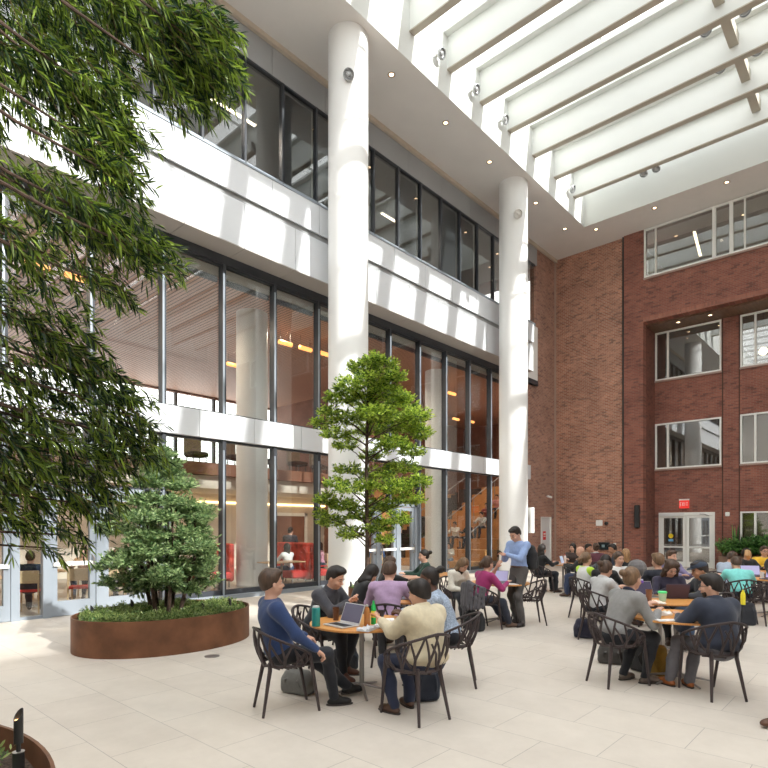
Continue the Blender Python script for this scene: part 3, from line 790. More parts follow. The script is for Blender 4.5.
def surfnet(F, xs, ys, zs):
    S = F < 0; sh = tuple(n - 1 for n in F.shape); n = sh[0] * sh[1] * sh[2]
    ax = [xs, ys, zs]; cells = []; pts = []; E = []
    for a in range(3):
        s0 = [slice(None)] * 3; s1 = [slice(None)] * 3; s0[a] = slice(0, -1); s1[a] = slice(1, None)
        idx = np.argwhere(S[tuple(s0)] != S[tuple(s1)])
        if not len(idx): continue
        nx = idx.copy(); nx[:, a] += 1
        f0 = F[tuple(idx.T)]; f1 = F[tuple(nx.T)]; t = f0 / (f0 - f1)
        P = np.stack([ax[c][idx[:, c]] for c in range(3)], 1).astype(float)
        P[:, a] += t * (ax[a][nx[:, a]] - ax[a][idx[:, a]])
        b, c = (a + 1) % 3, (a + 2) % 3; quad = []; ok = np.ones(len(idx), bool)
        for ob, oc in ((0, 0), (-1, 0), (-1, -1), (0, -1)):
            q = idx.copy(); q[:, b] += ob; q[:, c] += oc
            good = (q >= 0).all(1) & (q[:, 0] < sh[0]) & (q[:, 1] < sh[1]) & (q[:, 2] < sh[2]); ok &= good
            lin = (q[:, 0] * sh[1] + q[:, 1]) * sh[2] + q[:, 2]; quad.append(lin)
            cells.append(lin[good]); pts.append(P[good])
        Q = np.stack(quad, 1)[ok]; flip = f0[ok] < 0
        Q[~flip] = Q[~flip][:, ::-1]
        E.append(Q)
    cells = np.concatenate(cells); pts = np.concatenate(pts)
    uq, inv = np.unique(cells, return_inverse=True); inv = inv.ravel()
    cnt = np.bincount(inv); V = np.stack([np.bincount(inv, pts[:, c]) / cnt for c in range(3)], 1)
    return V, np.searchsorted(uq, np.concatenate(E))

def mesh_from(name, V, Q, m, parent):
    me = bpy.data.meshes.new(name)
    me.vertices.add(len(V)); me.vertices.foreach_set('co', V.astype(np.float32).ravel())
    me.loops.add(len(Q) * 4); me.loops.foreach_set('vertex_index', Q.astype(np.int32).ravel())
    me.polygons.add(len(Q)); me.polygons.foreach_set('loop_start', np.arange(0, len(Q) * 4, 4, dtype=np.int32)); me.polygons.foreach_set('loop_total', np.full(len(Q), 4, np.int32))
    me.update(calc_edges=True); me.validate(); me.polygons.foreach_set('use_smooth', [True] * len(me.polygons))
    me.materials.append(m)
    o = bpy.data.objects.new(name, me); C.objects.link(o)
    if parent: o.parent = parent
    return o

def grow(f, name, m, parent, coarse, fine=None, spans=((), (), ()), wrinkle=0., seed=0, clip=None):
    fine = fine or coarse; lo, hi = f.bounds()
    xs, ys, zs = [axis_(lo[i], hi[i], coarse, fine, spans[i]) for i in range(3)]
    F = f.eval(xs, ys, zs)
    if wrinkle:
        X = xs[:, None, None]; Y = ys[None, :, None]; Z = zs[None, None, :]
        r = np.random.RandomState(seed)
        for sc, am in ((14, 1.), (27, .55), (48, .3)):
            a = r.uniform(-1, 1, 3); a /= np.linalg.norm(a); a2 = r.uniform(-1, 1, 3); p = r.uniform(0, 6, 2)
            F = F + wrinkle * am * np.sin(sc * (a[0] * X + a[1] * Y + a[2] * Z) + 2.2 * np.sin(sc * .5 * (a2[0] * X + a2[1] * Y + a2[2] * Z) + p[0]) + p[1])
    if clip:
        for c, nrm in clip:
            F = np.maximum(F, (xs[:, None, None] - c[0]) * nrm[0] + (ys[None, :, None] - c[1]) * nrm[1] + (zs[None, None, :] - c[2]) * nrm[2])
    F[0] = F[-1] = 1; F[:, 0] = F[:, -1] = 1; F[:, :, 0] = F[:, :, -1] = 1
    V, Q = surfnet(F.astype(np.float32), xs, ys, zs)
    return mesh_from(name, V, Q, m, parent)

def nrm(v): v = np.array(v, float); return v / (np.linalg.norm(v) + 1e-9)
def ik(S, H, l1, l2, pole):
    S, H = np.array(S, float), np.array(H, float); d = H - S; L = np.linalg.norm(d); mx = (l1 + l2) * .985
    if L > mx: H = S + d / L * mx; d = H - S; L = mx
    a = (l1 * l1 - l2 * l2 + L * L) / (2 * L); h = math.sqrt(max(l1 * l1 - a * a, 0)); u = d / L
    p = np.array(pole, float); p = nrm(p - u * (p @ u))
    return S + u * a + p * h, H

def person(loc, yaw, label, skin='light', hair='brown', style='short', shirt=('navy', (.03, .05, .12)), trousers=('jeans_dark', (.025, .03, .05)), shoes=(.06, .035, .025),
           lean=8, turn=0, head=(0, 0), hands=((.40, .16, .80), (.40, -.16, .80)), pole=None, knees=None, feet=((.42, .11), (.42, -.11)),
           stand=False, near=False, sleeves='long', s=1., seat=.47, female=False, vest=None, glasses=False, bulk=1., cap=False, collar=0., palm=(0, 0), curl=.9, group=None, cat='person', beard=False, hem=.0, skirtlen=0, scarf=None, bag=None):
    t = thing('person', label, cat, loc, yaw, group)
    seed = rng.randrange(9999)
    if not near and not stand: s *= .93; seat -= .04
    if near: co, fi = .0135, .0065
    else: co, fi = .022, .0125
    A = R(lean)
    pz = .965 * s if stand else seat + .085
    P = np.array((-.06, 0, pz)) if not stand else np.array((0, 0, pz))
    up = np.array((math.sin(A), 0, math.cos(A))); 
    T = R(turn); fw0 = np.array((math.cos(A), 0, -math.sin(A)))
    def torso_axes(tw):
        lf = np.array((0, 1., 0)); f = fw0 * math.cos(tw) + lf * math.sin(tw); l = lf * math.cos(tw) - fw0 * math.sin(tw); return f, l
    f1, l1 = torso_axes(T)
    fh, lh = torso_axes(T * .3)
    mm = lambda f, l, u: np.stack([f, l, u], 1)
    sw = .172 if female else .192
    waist = P + up * .18 * s; chest = P + up * .34 * s; sh = P + up * .445 * s; neck = P + up * .50 * s
    # a leaning spine bends: the upper part leans a bit more
    fwd = nrm((up[0] + .10, 0, up[2])); neck = sh + fwd * .060 * s
    hp, hyw = R(head[0]), R(head[1]) + T
    ca = np.array((math.cos(hyw), math.sin(hyw), 0)); hf = ca * math.cos(hp) + np.array((0, 0, -math.sin(hp))); hl = np.array((-math.sin(hyw), math.cos(hyw), 0)); hu = np.cross(hf, hl)
    HM = mm(hf, hl, hu)
    hb = neck + nrm(fwd + hu * .8) * .045; HC = hb + hu * .098 * s + hf * .020
    hs = 1.07 * s
    hd = lambda x, y, z: HC + hf * x * hs + hl * y * hs + hu * z * hs
    bk = bulk * (.95 if female else 1.08)
    SL, SR = sh + l1 * sw * s - up * .01, sh - l1 * sw * s - up * .01
    HL, HR = P + lh * .095, P - lh * .095
    # legs
    if stand:
        KN = [P + np.array((.03 + feet[i][0] * .5, sgn * .10, -.42 * s)) for i, sgn in ((0, 1), (1, -1))]
        AN = [np.array((feet[i][0] - .03, feet[i][1], .085)) for i in (0, 1)]
    else:
        KN = []; AN = []
        for i, (h0, sgn) in enumerate(((HL, 1), (HR, -1))):
            an = np.array((feet[i][0] - .04, feet[i][1], .085 if len(feet[i]) < 3 else feet[i][2]))
            pl = knees[i] if knees else (.8, sgn * .12, .9)
            kn, an = ik(h0, an, .43 * s, .425 * s, pl); KN.append(kn); AN.append(an)
    if stand:
        for i, h0 in enumerate((HL, HR)):
            KN[i], AN[i] = ik(h0, AN[i], .455 * s, .455 * s, (1, 0, 0))
    EL = []; WR = []
    for i, (S_, sgn) in enumerate(((SL, 1), (SR, -1))):
        pl = pole[i] if pole and pole[i] is not None else (-.4, sgn * .55, -.7)
        e, w = ik(S_, hands[i], .285 * s, .25 * s, pl); EL.append(e); WR.append(w)
    sk = SKIN[skin]
    # ---------------- body: one continuous surface
    f = Field()
    f.ell(P + up * .02, (.115, .155, .12), mm(fh, lh, up), .05)
    f.ell(waist, (.090, .120, .15), mm(fh, lh, up), .06)
    f.ell(chest, (.098, .140, .16), mm(f1, l1, up), .06)
    f.cap(SL, SR, .05, .05, .05)
    f.cap(sh, neck, .065, .052, .04); f.cap(neck - fwd * .02, hb, .053, .050, .03)
    # head
    f.ell(hd(-.012, 0, .03), (.100 * s, .080 * s, .095 * s), HM, .03)
    f.ell(hd(.022, 0, -.035), (.068 * s, .058 * s, .077 * s), HM, .03)
    f.ell(hd(.050, 0, -.082), (.028, .026, .020), HM, .025)
    f.ell(hd(-.005, 0, -.045), (.06, .058, .05), HM, .03)
    for sg in (1, -1):
        f.ell(hd(.060, sg * .038, -.030), (.022, .020, .018), HM, .02)       # cheek
        f.ell(hd(.084, sg * .030, .004), (.013, .016, .010), HM, .008, sub=True)  # eye socket
        f.cap(hd(.080, sg * .014, .022), hd(.068, sg * .045, .020), .008, .006, .012)   # brow ridge
        f.ell(hd(-.008, sg * .076, -.012), (.018, .008, .030), HM, .006)     # ear
    f.cap(hd(.084, 0, .004), hd(.103, 0, -.026), .007, .012, .010); f.ell(hd(.094, 0, -.032), (.012, .016, .008), HM, .006)   # nose
    f.ell(hd(.082, 0, -.056), (.011, .024, .010), HM, .01)                    # lips swell
    for i, sg in ((0, 1), (1, -1)):
        S_, e, w = (SL, SR)[i], EL[i], WR[i]
        f.cap(S_, e, .042, .034, .02); f.cap(e, e + (w - e) * .4, .036, .034, .015); f.cap(e + (w - e) * .4, w, .036, .024, .02)
        d = nrm(w - e); 
        pn = nrm(np.cross(d, np.array((0, sg, 0.)))) if abs(d[1]) < .9 else np.array((0, 0, -1.))
        if pn[2] > 0: pn = -pn
        pr = R(palm[i]); lat = nrm(np.cross(pn, d)); pn, lat = pn * math.cos(pr) + lat * math.sin(pr), lat * math.cos(pr) - pn * math.sin(pr)
        if lat @ np.array((0, 1., 0)) * sg > 0: inner = -lat
        else: inner = lat
        cu = curl[i] if hasattr(curl, '__len__') else curl
        PMc = mm(d, lat, pn)
        f.ell(w + d * .050, (.052, .038, .017), PMc, .015)
        for j, (off, ln) in enumerate(((.030, .066), (.010, .074), (-.010, .069), (-.029, .054))):
            b0 = w + d * (.088 - abs(off) * .15) + inner * off
            c1_, c2_ = cu * .45, cu * 1.15
            m1 = b0 + (d * math.cos(c1_) + pn * math.sin(c1_)) * ln * .5
            m2 = m1 + (d * math.cos(c2_) + pn * math.sin(c2_)) * ln * .5
            f.cap(b0 - d * .02, m1, .0095, .009, .006); f.cap(m1, m2, .009, .0075, .004)
        t0 = w + d * .022 + inner * .022; t1 = t0 + nrm(d * .7 + inner * .6 + pn * .35) * .040; t2 = t1 + nrm(d * .95 + inner * .1 + pn * .4) * .030
        f.cap(t0, t1, .014, .011, .01); f.cap(t1, t2, .011, .009, .005)
    for i in (0, 1):
        f.cap((HL, HR)[i], KN[i], .068, .042, .04); f.cap(KN[i], KN[i] + (AN[i] - KN[i]) * .35, .042, .044, .02); f.cap(KN[i] + (AN[i] - KN[i]) * .35, AN[i], .044, .030, .02)
    FD = []
    for i in (0, 1):
        kd = AN[i] - KN[i]; sg = (1, -1)[i]; toe = feet[i][3] if len(feet[i]) > 3 else sg * 12
        fd = np.array((math.cos(R(toe)), math.sin(R(toe)), 0.)); fz = 0.
        if AN[i][2] > .16: fd = nrm(fd + np.array((0, 0, -.35)))
        FD.append(fd)
        f.cap(AN[i], AN[i] + fd * .12 - np.array((0, 0, .05)), .030, .022, .02)
    sp = [[], [], []]
    for c, r in ((HC, .14), (WR[0], .10), (WR[1], .10)):
        for a in range(3): sp[a].append((c[a] - r, c[a] + r))
    body = grow(f, 'body', sk, t, co, fi, sp)
    # ---------------- shirt
    nm, col = shirt[0], shirt[1]
    g = Field(); o = .014
    long = sleeves == 'long'
    g.ell(P + up * (.03 - hem), (.132 * bk, .172 * bk, .11 + hem), mm(fh, lh, up), .05)
    g.ell(waist, (.118 * bk, (.150 if not female else .132) * bk, .16), mm(fh, lh, up), .07)
    g.ell(chest, (.125 * bk, .172 * bk, .17), mm(f1, l1, up), .06)
    if female: g.ell(chest + f1 * .075 + up * .01 + l1 * .055, (.055, .06, .06), mm(f1, l1, up), .05); g.ell(chest + f1 * .075 + up * .01 - l1 * .055, (.055, .06, .06), mm(f1, l1, up), .05)
    g.cap(SL, SR, .070 * bk, .070 * bk, .06); g.cap(sh, neck - fwd * .012, .080, .066 + collar * .1, .04)
    if collar: g.cap(neck - fwd * .01, neck + fwd * (.03 + collar * .35) , .074 + collar * .14, .072 + collar * .10, .012)
    for i in (0, 1):
        S_, e, w = (SL, SR)[i], EL[i], WR[i]
        if sleeves == 'none': continue
        if long:
            d = nrm(w - e); g.cap(S_, e, .070 * bk, .056 * bk, .04); g.cap(e, w - d * .012, .057 * bk, .040, .03)
        elif sleeves == 'rolled':
            g.cap(S_, e, .062, .052, .03); g.cap(e, e + (w - e) * .35, .052, .048, .02)
        else: g.cap(S_, S_ + (e - S_) * .62, .062, .060, .03)
    topc = [(neck + fwd * (.008 + collar * .4), tuple(fwd))]
    if stand: topc.append((P + up * .055, (0, 0, -1)))
    sm_ = shirt[2] if len(shirt) > 2 else cloth(nm, col)
    grow(g, 'shirt', sm_, t, min(co, .02), wrinkle=.0055 if near else .004, seed=seed, clip=topc)
    if vest:
        v = Field()
        v.ell(P + up * .05, (.145, .185, .12), mm(fh, lh, up), .05); v.ell(waist, (.130, .158, .16), mm(fh, lh, up), .07); v.ell(chest, (.138, .172, .165), mm(f1, l1, up), .06)
        v.cap(SL * .82 + SR * .18 + up * .012, SR * .82 + SL * .18 + up * .012, .066, .066, .04)
        grow(v, 'vest', cloth(*vest), t, co, wrinkle=.004, seed=seed + 3, clip=[(neck + fwd * .012, tuple(fwd))])
    if scarf:
        v = Field(); v.ell(neck + fwd * .01, (.085, .09, .04), mm(f1, l1, fwd), .02); v.ell(neck - fwd * .03 + f1 * .03, (.075, .08, .04), mm(f1, l1, fwd), .02)
        grow(v, 'scarf', cloth(*scarf), t, co, wrinkle=.006, seed=seed + 5)
    # ---------------- trousers
    h = Field()
    h.ell(P + up * .0 - np.array((0, 0, .01)), (.125, .160, .125), mm(fh, lh, up), .05)
    for i in (0, 1):
        h.cap((HL, HR)[i], KN[i], .094, .069, .05); 
        fr = 1. if not skirtlen else .3
        h.cap(KN[i], KN[i] + (AN[i] - KN[i]) * .5, .069, .062, .04); h.cap(KN[i] + (AN[i] - KN[i]) * .5, AN[i] - np.array((0, 0, .005)), .062, .052 if not female else .044, .03)
    grow(h, 'trousers', cloth(*trousers), t, min(co, .02), wrinkle=.0055, seed=seed + 1)
    if stand:
        MB().tube([tuple(P + up * .065 + fh * .118 * math.cos(a) + lh * .150 * math.sin(a)) for a in np.linspace(0, 2 * PI, 25)], .017, 6).build('belt', mat('belt_brown', (.10, .045, .02), .5), t)
    # ---------------- shoes
    for i in (0, 1):
        fd = FD[i]; a = AN[i]; u = np.array((0, 0, 1.)) if fd[2] == 0 else nrm(np.cross(fd, np.array((-fd[1], fd[0], 0)))); l = np.cross(u, fd)
        e = Field(); e.ell(a + fd * .015 - u * .02, (.055, .042, .055), mm(fd, l, u), .03)
        e.ell(a + fd * .075 - u * .045, (.085, .042, .036), mm(fd, l, u), .03); e.ell(a + fd * .125 - u * .052, (.052, .044, .028), mm(fd, l, u), .02)
        e.ell(a - fd * .02 - u * .05, (.05, .036, .03), mm(fd, l, u), .02)
        so = grow(e, 'shoe', mat('shoe_%.2f_%.2f_%.2f' % tuple(shoes), shoes, .5, spec=.4), t, .012 if near else .017, clip=[(a - u * .085, tuple(-u))])
        if near:
            m_ = MB().lathe([(1, -.5), (1.05, -.2), (1.05, .5)], tuple(a + fd * .055 - u * .077), 20, Matrix(mm(fd, l, u)) @ Matrix.Diagonal(Vector((.128, .044, .013))))
            m_.build('sole', SOLE, so)
    # ---------------- hair
    hm = hairm(hair) if hair else None
    if style != 'bald':
        q = Field(); th = .012 if style in ('short', 'manbun', 'bun', 'pony') else .018
        q.ell(hd(-.022, 0, .045), (.101 + th * .4, .084 + th * .5, .092 + th), HM, .02)
        t2 = .002 if style == 'short' else th
        q.ell(hd(-.045, 0, .0), (.076 + t2 * .3, .077 + t2 * .4, .088), HM, .02)
        if style == 'short':
            q.ell(hd(.045, 0, .096), (.055, .066, .034), HM, .03); q.cap(hd(.02, .045, .105), hd(.065, .02, .108), .024, .018, .02)
        if style in ('bun', 'manbun'): q.ell(hd(-.150 if style == 'bun' else -.135, 0, .090 if style == 'manbun' else .06), (.048, .048, .044), HM, .008)
        if style == 'pony': 
            q.cap(hd(-.12, 0, .05), hd(-.17, 0, .0), .028, .032, .015); q.cap(hd(-.17, 0, .0), hd(-.16, .01, -.14), .028, .014, .02)
        if style in ('long', 'curly'):
            rr = .03 if style == 'long' else .042
            for sg in (1, -1):
                q.cap(hd(-.01, sg * .072, .03), hd(-.02, sg * .078, -.10), rr * .7, rr, .03); q.cap(hd(-.02, sg * .078, -.10), hd(.0, sg * .085, -.20), rr, rr * .7, .03)
            q.cap(hd(-.06, 0, 0), hd(-.09, 0, -.17), .07, .055, .03); q.ell(hd(-.05, 0, -.12), (.06, .09, .10), HM, .03)
            q.cap(hd(.045, .03, .10), hd(.045, .066, .02), .018, .016, .02); q.cap(hd(.045, -.03, .10), hd(.045, -.066, .02), .018, .016, .02)
        # keep the face clear: cut everything in front of a slanted hairline
        if style in ('short', 'manbun', 'bun', 'pony'): cn = (hd(.062, 0, .055), tuple(nrm(hf * .80 - hu * .62)))
        else: cn = (hd(.068, 0, .050), tuple(nrm(hf * .96 - hu * .30)))
        cl = [cn]
        if style in ('short', 'manbun', 'bun', 'pony'): cl.append((hd(-.02, 0, -.018), tuple(nrm(-hu + hf * .6))) if style == 'short' else (hd(-.10, 0, -.068), tuple(nrm(-hu + hf * .12))))
        if style == 'curly':
            rr_ = random.Random(seed)
            for _ in range(26):
                a = rr_.uniform(-2.2, 2.2); zz = rr_.uniform(-.2, .11); rad = .085 if zz > 0 else .095
                if abs(a) > 1.9 and zz > -.05: pass
                q.ell(hd(-math.cos(a) * rad - .01, math.sin(a) * rad, zz), (.03, .03, .03), HM, .012)
        grow(q, 'hair', hm, t, .009 if near else .015, wrinkle=.0045, seed=seed + 2, clip=cl)
        # ---------------- face features
    fq = MB(); iq = MB()
    HMm = Matrix(HM.tolist())
    for sg in (1, -1):
        fq.ell(tuple(hd(.078, sg * .030, .004)), (.007, .0115, .0050), HMm, 10, 6); iq.ell(tuple(hd(.082, sg * .030, .003)), (.0055, .0062, .0056), HMm, 8, 6)
    eo = fq.build('eyes', EYEW, t, True); iq.build('iris', IRIS, eo, True)
    if hm or style == 'bald':
        eb = MB()
        for sg in (1, -1): eb.tube([tuple(hd(.090, sg * .014, .022)), tuple(hd(.088, sg * .030, .027)), tuple(hd(.074, sg * .048, .021))], [.003, .0045, .0025], 6)
        eb.build('eyebrows', hairm(hair or 'light'), t, True)
    MB().ell(tuple(hd(.090, 0, -.057)), (.006, .021, .006), HMm, 12, 6).build('mouth', LIP if skin != 'dark' else mat('lips_dark', (.16, .06, .05), .5), t, True)
    if beard:
        q = Field(); q.ell(hd(.022, 0, -.035), (.073 * s, .063 * s, .082 * s), HM, .02); q.ell(hd(.050, 0, -.082), (.032, .031, .025), HM, .02)
        grow(q, 'beard', hm, t, fi, clip=[(hd(.05, 0, -.050), tuple(nrm(hu * 1. + hf * .30))), (hd(-.02, 0, 0), tuple(-hf))])
    if glasses:
        gq = MB()
        for sg in (1, -1):
            gq.tube([tuple(hd(.100, sg * .031 + .022 * math.cos(a), .002 + .017 * math.sin(a))) for a in np.linspace(0, 2 * PI, 17)], .0022, 5)
            gq.tube([tuple(hd(.098, sg * .053, .006)), tuple(hd(.0, sg * .080, .008))], .0022, 5)
        gq.tube([tuple(hd(.102, -.009, .006)), tuple(hd(.102, .009, .006))], .0022, 5)
        gq.build('glasses', BLACKP, t)
    if cap:
        q = Field(); q.ell(hd(-.010, 0, .052), (.118, .100, .090), HM, .01)
        cp = grow(q, 'cap', cloth('cap_navy', (.03, .045, .075)), t, .010, clip=[(hd(0, 0, .048), tuple(-hu))])
        MB().add([tuple(hd(x, y, z)) for z0 in (0, .006) for x, y, z in [(.07, .07, .050 + z0), (.115, .062, .046 + z0), (.145, .035, .040 + z0), (.155, 0, .038 + z0), (.145, -.035, .040 + z0), (.115, -.062, .046 + z0), (.07, -.07, .050 + z0)]],
                 [(0, 1, 2, 3, 4, 5, 6), (13, 12, 11, 10, 9, 8, 7)] + [(i, i + 7, (i + 1) % 7 + 7, (i + 1) % 7) for i in range(7)]).build('cap_brim', mat('brim', (.03, .04, .06), .8), cp)
    t['_wr'] = [float(v) for w in WR for v in w]
    return t
# ================================================================ FURNITURE AND TABLE THINGS
def rim_pt(th, ex=0.):
    k = min(1, abs(th) / R(132)); z = .80 - .245 * (k ** 1.5)
    return Vector((-math.cos(th) * (.285 + ex) - .015, math.sin(th) * (.30 + ex), z))
def seat_pt(th): return Vector((-math.cos(th) * .215, math.sin(th) * .215, .455))
def shell(th, t):
    a, b = seat_pt(th), rim_pt(th); p = a.lerp(b, t)
    out = Vector((-math.cos(th), math.sin(th), 0)) * math.sin(t * PI) * .028
    return p + out
chair0 = None
def chair(loc, rot, label, group='brown branching armchairs on the paving'):
    global chair0
    loc = (loc[0], loc[1], 0)
    if chair0: return dup(chair0, loc, rot, label, group)
    t = thing('armchair', label, 'chair', loc, rot, group); chair0 = t
    r = random.Random(4)
    q = MB()
    q.tube([rim_pt(R(a)) for a in range(-132, 133, 6)], [.0165] * 45, 8, flat=.8)
    base = [-122, -98, -72, -44, -15, 15, 44, 72, 98, 122]
    for i, a in enumerate(base):
        a0 = R(a); sp = r.choice((.30, .42, .36))
        dirn = r.uniform(-9, 9)
        mid = shell(a0 + R(dirn * .4), sp)
        q.tube([shell(a0, 0), shell(a0 + R(dirn * .2), sp * .5), mid], [.017, .0145, .013], 6)
        for sg in (-1, 1):
            ae = a0 + R(sg * r.uniform(9, 15) + dirn); ae = max(R(-130), min(R(130), ae))
            q.tube([mid] + [shell(a0 + R(dirn * .4) + (ae - a0 - R(dirn * .4)) * u, sp + (1 - sp) * u) for u in (.33, .66, 1)], [.013, .012, .011, .010], 6)
        if i % 2 == 0 and i < 9:   # crossing limbs
            q.tube([shell(a0 + R(6), .15), shell(a0 + R(16), .5), shell(a0 + R(27), .78)], [.012, .011, .010], 6)
        elif i % 3 == 1:
            q.tube([shell(a0 - R(4), .2), shell(a0 - R(14), .6), shell(a0 - R(22), 1.)], [.012, .011, .010], 6)
    q.build('backrest', CHAIRM, t, True)
    q = MB()
    q.tube([seat_pt(R(a)) + Vector((.0, 0, 0)) for a in range(0, 361, 10)], .014, 8)
    dish = lambda x, y: Vector((x, y, .44 - .012 + .05 * (x * x + y * y) * 4 * .3))
    q.tube([dish(-.21, 0), dish(0, .01), dish(.225, 0)], .010, 6)
    for x0 in (-.17, -.09, -.01, .07, .14):
        for sg in (-1, 1):
            L = math.sqrt(max(.215 ** 2 - (x0 + .06) ** 2, .002))
            p0, p1, p2 = dish(x0, 0), dish(x0 + .04, sg * L * .5), dish(x0 + .06, sg * L)
            q.tube([p0, p1, p2], [.010, .009, .008], 6)
            q.tube([p1, dish(x0 + .07, sg * L * .55), dish(min(.19, x0 + .10), sg * L * .85)], .008, 6)
    q.build('seat', CHAIRM, t, True)
    for sx, sy in ((1, 1), (1, -1), (-1, 1), (-1, -1)):
        if sx > 0:
            top = rim_pt(R(132) * sy); pts = [top, top + Vector((.02, -.012 * sy, -.12)), Vector((.275, sy * .195, 0.002))]
            MB().tube(pts, [.013, .019, .013], 8).tube([pts[1] + Vector((0, 0, .01)), seat_pt(R(140) * sy)], [.014, .014], 6).build('leg', CHAIRM, t, True)
        else:
            MB().tube([shell(R(35) * sy, .12), seat_pt(R(38) * sy) + Vector((-.015, 0, -.03)), Vector((-.262, sy * .182, .002))], [.014, .021, .013], 8).build('leg', CHAIRM, t, True)
    return t
tab0 = None
def table(loc, label, rot=0, group='round cafe tables with spider legs', r=.55):
    global tab0
    if tab0:
        return dup(tab0, (loc[0], loc[1], 0), rot, label, group)
    t = thing('round_table', label, 'table', (loc[0], loc[1], 0), rot, group); tab0 = t
    MB().lathe([(0, .717), (r - .02, .717), (r, .722), (r, .738), (r - .004, .742), (0, .742)], n=48).build('tabletop', TABLET, t, True)
    MB().lathe([(.03, .05), (.026, .10), (.026, .70), (.10, .712), (.10, .717)], n=16).build('pedestal', STEEL, t, True)
    for k in range(5):
        a = 2 * PI * k / 5 + .3; c, s_ = math.cos(a), math.sin(a)
        MB().tube([(c * .02, s_ * .02, .085), (c * .20, s_ * .20, .045), (c * .36, s_ * .36, .014)], [.020, .017, .012], 8, flat=.8).build('leg', STEEL, t, True)
    return t
TT = .742
SCRW = mat('screen_glow', (.25, .22, .35), .25, emit=(.42, .40, .62), estr=.7)
SCRD = mat('screen_dark', (.03, .03, .05), .15, emit=(.08, .06, .12), estr=.5)
def laptop(x, y, rot, label, col=(.55, .55, .56), scr=SCRW, w=.32, tilt=20, z=TT, lines=True):
    """the screen opens towards local -x (the user sits at -x side, looks at +x)"""
    t = thing('laptop', label, 'laptop', (x, y, z + .001), rot)
    m = mat('laptop_%.2f' % col[0], col, .35, metal=.6)
    MB().obox((0, 0, .008), (.22, w, .014), None, .003).build('keyboard_base', m, t)
    MB().obox((-.01, 0, .0158), (.10, w - .05, .0015)).build('keyboard', BLACKP, t)
    A = R(tilt); M = Matrix.Rotation(A, 3, 'Y'); c = Vector((.11, 0, .012)) + M @ Vector((0, 0, .108))
    s_ = MB().obox(c, (.007, w, .21), M, .002).build('lid', m, t)
    MB().obox(c + M @ Vector((-.0045, 0, .003)), (.002, w - .02, .188), M).build('display', scr, s_)
    return t
def bottle(x, y, label, col, h=.22, r=.033, cap=(.5, .5, .5), rough=.4, neck=True, metal=0, z=TT, band=None, name='bottle'):
    t = thing(name, label, 'bottle', (x, y, z + .001))
    pr = [(r * .9, 0), (r, .008), (r, h * .68), (r * .8, h * .80), (r * .42, h * .90), (r * .42, h * .93)] if neck else [(r * .92, 0), (r, .008), (r, h * .90), (r * .86, h * .93)]
    MB().lathe(pr, n=20).build('bottle_body', mat('bottle_%.2f_%.2f_%.2f' % col, col, rough, metal=metal), t, True)
    rr = r * .46 if neck else r * .8
    MB().lathe([(rr, h * .92), (rr, h * 1.0), (rr * .9, h * 1.01), (0, h * 1.01)], n=16).build('cap', mat('capc_%.2f_%.2f' % cap[:2], cap, .4), t, True)
    if band: MB().lathe([(r * 1.012, h * .30), (r * 1.012, h * .58)], n=20, caps=False).build('label_band', mat('band_%.2f' % band[0], band, .5), t, True)
    return t
def cup(x, y, label, col=(.16, .07, .04), h=.15, r=.042, lid=None, z=TT):
    t = thing('cup', label, 'cup', (x, y, z + .001))
    MB().lathe([(r * .75, 0), (r, h), (r * .95, h), (r * .72, .006), (0, .006)], n=20).build('cup_body', mat('cup_%.2f_%.2f' % col[:2], col, .35), t, True)
    if lid: MB().lathe([(r * 1.06, h - .01), (r * 1.06, h + .008), (r * .9, h + .016), (0, h + .016)], n=20).build('lid', mat('lid_%.2f_%.2f' % lid[:2], lid, .4), t, True)
    return t
def sheet(x, y, rot, label, w=.20, l=.28, col=(.80, .78, .76), h=.004, crumple=.0, name='paper', cat='paper', z=TT):
    q = MB(); r = random.Random(int(x * 100) + int(y * 100)); n = 8
    P = lambda i, j, u: ((i / n - .5) * l, (j / n - .5) * w, u * h + (crumple * r.random() if crumple else 0) + .002)
    top = [P(i, j, 1) for i in range(n + 1) for j in range(n + 1)]; bot = [(p[0], p[1], .001) for p in top]
    m = (n + 1) ** 2; fs = []
    for i in range(n):
        for j in range(n):
            a = i * (n + 1) + j; fs.append((a, a + n + 1, a + n + 2, a + 1)); fs.append((m + a, m + a + 1, m + a + n + 2, m + a + n + 1))
    ed = [i * (n + 1) for i in range(n + 1)] + [n * (n + 1) + j for j in range(1, n + 1)] + [i * (n + 1) + n for i in range(n - 1, -1, -1)] + [j for j in range(n - 1, 0, -1)]
    for a, b_ in zip(ed, ed[1:] + ed[:1]): fs.append((a, m + a, m + b_, b_)[::-1])
    o = q.add(top + bot, fs).build(name, mat('paper_%.2f' % col[2], col, .8), loc=(x, y, z + .001), rot=rot)
    return tag(o, label, cat)
def plate(x, y, label, r=.12, col=(.82, .82, .80), z=TT):
    o = MB().lathe([(0, 0), (r * .6, 0), (r, .014), (r, .018), (r * .62, .006), (0, .006)], n=28).build('plate', mat('plate_white', col, .4), loc=(x, y, z + .001), smooth=True)
    return tag(o, label, 'plate')
def phone(x, y, z, M, label, col=(.02, .02, .02)):
    o = MB().obox((0, 0, 0), (.145, .07, .008), M, .002).build('phone', mat('phone_%.2f' % col[0], col, .3), loc=(x, y, z)); return tag(o, label, 'phone')
